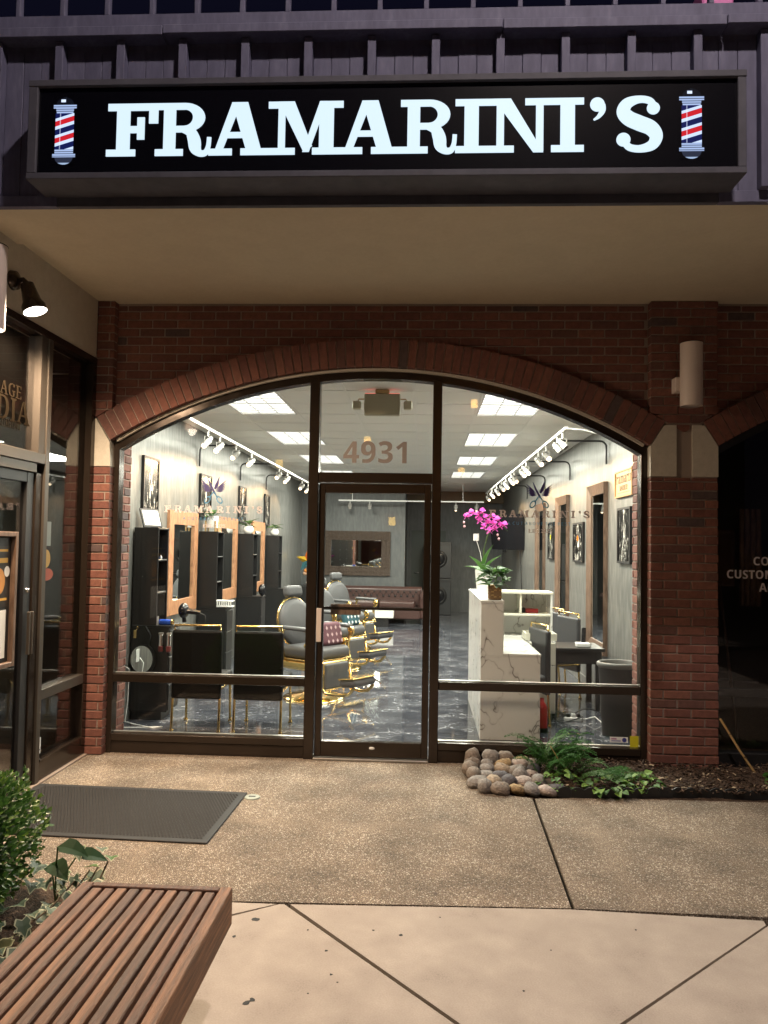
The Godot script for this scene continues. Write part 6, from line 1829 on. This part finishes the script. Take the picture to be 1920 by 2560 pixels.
# ---------------------------------------------------------------- decals on the glass
func window_sign(side: String, x0: float, x1: float, logo_top: Material, logo_low: Material, word: Material) -> void:
	var s := thing("window_decal", "shop name and winged scissors decal on the %s window pane" % side, "decal", V(0, 0, 0.0012), 0.0, "window decals")
	var h := 0.055
	var step := (x1 - x0 - 0.048) / 10.0
	# spaced capitals
	var starts := [0.0, 0.082, 0.158, 0.238, 0.332, 0.418, 0.494, 0.554, 0.641, 0.702, 0.738]
	var k := (x1 - x0) / 0.785
	for i in WORD.length(): part(s, "letter", glyph_mesh(WORD[i], h, 0.0006), word, V(x0 + starts[i] * k, 1.886, 0))
	part(s, "tag_line", text_mesh("A  C U T  A B O V E  T H E  R E S T", 0.024, false, false, 0.0006), logo_low, V((x0 + x1) / 2, 1.839, 0))
	part(s, "year_line", text_mesh("EST. 2025", 0.028, true, true, 0.0006), word, V((x0 + x1) / 2 + 0.01, 1.782, 0))
	# winged scissors
	var c := V((x0 + x1) / 2 + 0.0, 2.05, 0)
	part(s, "scissor_blade", Sh.new().prism(poly([-0.052, 0.112, -0.045, 0.108, 0.012, 0.0, 0.022, -0.02, 0.002, -0.012, -0.036, 0.06]), 0, 0.0006).mesh(), logo_top, c)
	part(s, "scissor_blade", Sh.new().prism(poly([0.045, 0.118, 0.040, 0.118, 0.012, 0.06, 0.002, 0.028, 0.016, 0.022, 0.036, 0.05]), 0, 0.0007).mesh(), logo_top, c)
	for sd in [-1, 1]:
		for q in 6:
			var a := 0.62 - q * 0.13
			var l := 0.112 - q * 0.009
			var o := Vector2(sd * 0.016, 0.006 + 0.004 * (5 - q))
			var d := Vector2(sd * cos(a), sin(a))
			var n: Vector2 = Vector2(-d.y, d.x) * sd
			var p := PackedVector2Array([o, o + d * l * 0.55 - n * 0.0055, o + d * l * 1.0 + n * 0.007, o + d * l * 0.6 + n * 0.0075])
			part(s, "wing_feather", Sh.new().prism(p, 0, 0.0006 + q * 0.0001).mesh(), logo_top, c)
		var loop := PackedVector2Array()
		var outer := []
		var inner := []
		for i in 21:
			var t := TAU * i / 20
			var e := Vector2(cos(t) * 0.034, sin(t) * 0.021).rotated(-sd * 0.95)
			outer.append(Vector2(sd * 0.048, -0.062) + e)
			inner.append(Vector2(sd * 0.048, -0.062) + e * 0.68)
		var ring := Sh.new()
		for i in 20: ring.prism(PackedVector2Array([outer[i], outer[i + 1], inner[i + 1], inner[i]]), 0, 0.0006)
		part(s, "scissor_loop", ring.mesh(), logo_low, c)
		part(s, "scissor_shank", Sh.new().prism(poly([-sd * 0.004, 0.004, sd * 0.008, 0.0, sd * 0.036, -0.042, sd * 0.028, -0.046]), 0, 0.0008).mesh(), logo_low, c)

func decals() -> void:
	var pinkish := mat(C(0.60, 0.53, 0.54), 0.6)
	var purple := mat(C(0.045, 0.032, 0.15), 0.5)
	var blue := mat(C(0.05, 0.20, 0.36), 0.5)
	window_sign("left", -1.703, -0.916, purple, blue, pinkish)
	window_sign("right", 0.856, 1.629, purple, blue, pinkish)
	var n := thing("street_number", "grey street number 4931 on the glass above the door", "number", V(-0.03, 2.376, 0.0012))
	var glyphs := "4931"
	for i in 4: part(n, "digit", text_mesh(glyphs[i], 0.168, true, false, 0.001), mat(C(0.28, 0.24, 0.225), 0.6), V(-0.195 + i * 0.136, 0, 0))
	var a := thing("alarm_sticker", "white security sticker low on the right pane", "sticker", V(1.86, 0.205, 0.0012))
	pbox(a, "paper", M.white, -0.07, -0.02, 0, 0.065, 0.022, 0.0005, 0.0)
	part(a, "roundel", Sh.new().prism(round_(0.038, 0, 0.017, 0.017), 0, 0.0009).mesh(), mat(C(0.05, 0.06, 0.25), 0.5))
	pbox(a, "printed_line", mat(C(0.15, 0.18, 0.4), 0.5), -0.06, -0.012, 0, 0.01, -0.004, 0.0009, 0.0)
	pbox(a, "printed_line", mat(C(0.4, 0.15, 0.3), 0.5), -0.06, 0.002, 0, -0.02, 0.012, 0.0009, 0.0)
	var y := thing("yellow_sticker", "small yellow sticker in the lower right corner of the right pane", "sticker", V(1.972, 0.195, 0.0012))
	pbox(y, "paper", mat(C(0.55, 0.50, 0.02), 0.5), -0.032, -0.042, 0, 0.032, 0.042, 0.0006, 0.0)

func _ready() -> void:
	rng.seed = 4931
	# camera
	var cam := Camera3D.new()
	cam.name = "camera"
	add_child(cam)
	cam.position = V(0.35, 1.66, 5.95)
	cam.rotation_degrees = V(2.42, 2.96, 0.948)
	cam.fov = 67.72
	cam.near = 0.05
	cam.far = 300.0
	cam.current = true
	# night sky
	var env := Environment.new()
	env.background_mode = Environment.BG_SKY
	var sky := Sky.new()
	var sm := ProceduralSkyMaterial.new()
	sm.sky_top_color = C(0.010, 0.010, 0.028).linear_to_srgb()
	sm.sky_horizon_color = C(0.030, 0.024, 0.040).linear_to_srgb()
	sm.ground_bottom_color = C(0.006, 0.005, 0.006).linear_to_srgb()
	sm.ground_horizon_color = C(0.02, 0.016, 0.02).linear_to_srgb()
	sm.sky_curve = 0.12
	sky.sky_material = sm
	env.sky = sky
	env.background_energy_multiplier = 0.16
	env.tonemap_mode = Environment.TONE_MAPPER_LINEAR
	env.tonemap_exposure = 2.0
	env.sdfgi_enabled = true
	env.ssao_enabled = true
	env.ssil_enabled = true
	var we := WorldEnvironment.new()
	we.name = "environment"
	we.environment = env
	add_child(we)
	materials()
	lamps()
	ground()
	brickwork()
	shopfront()
	overhang()
	left_shop()
	right_shop()
	room()
	tracks()
	stations()
	seating()
	reception()
	right_wall()
	decals()
	planting()
	left_planter()
	bench()
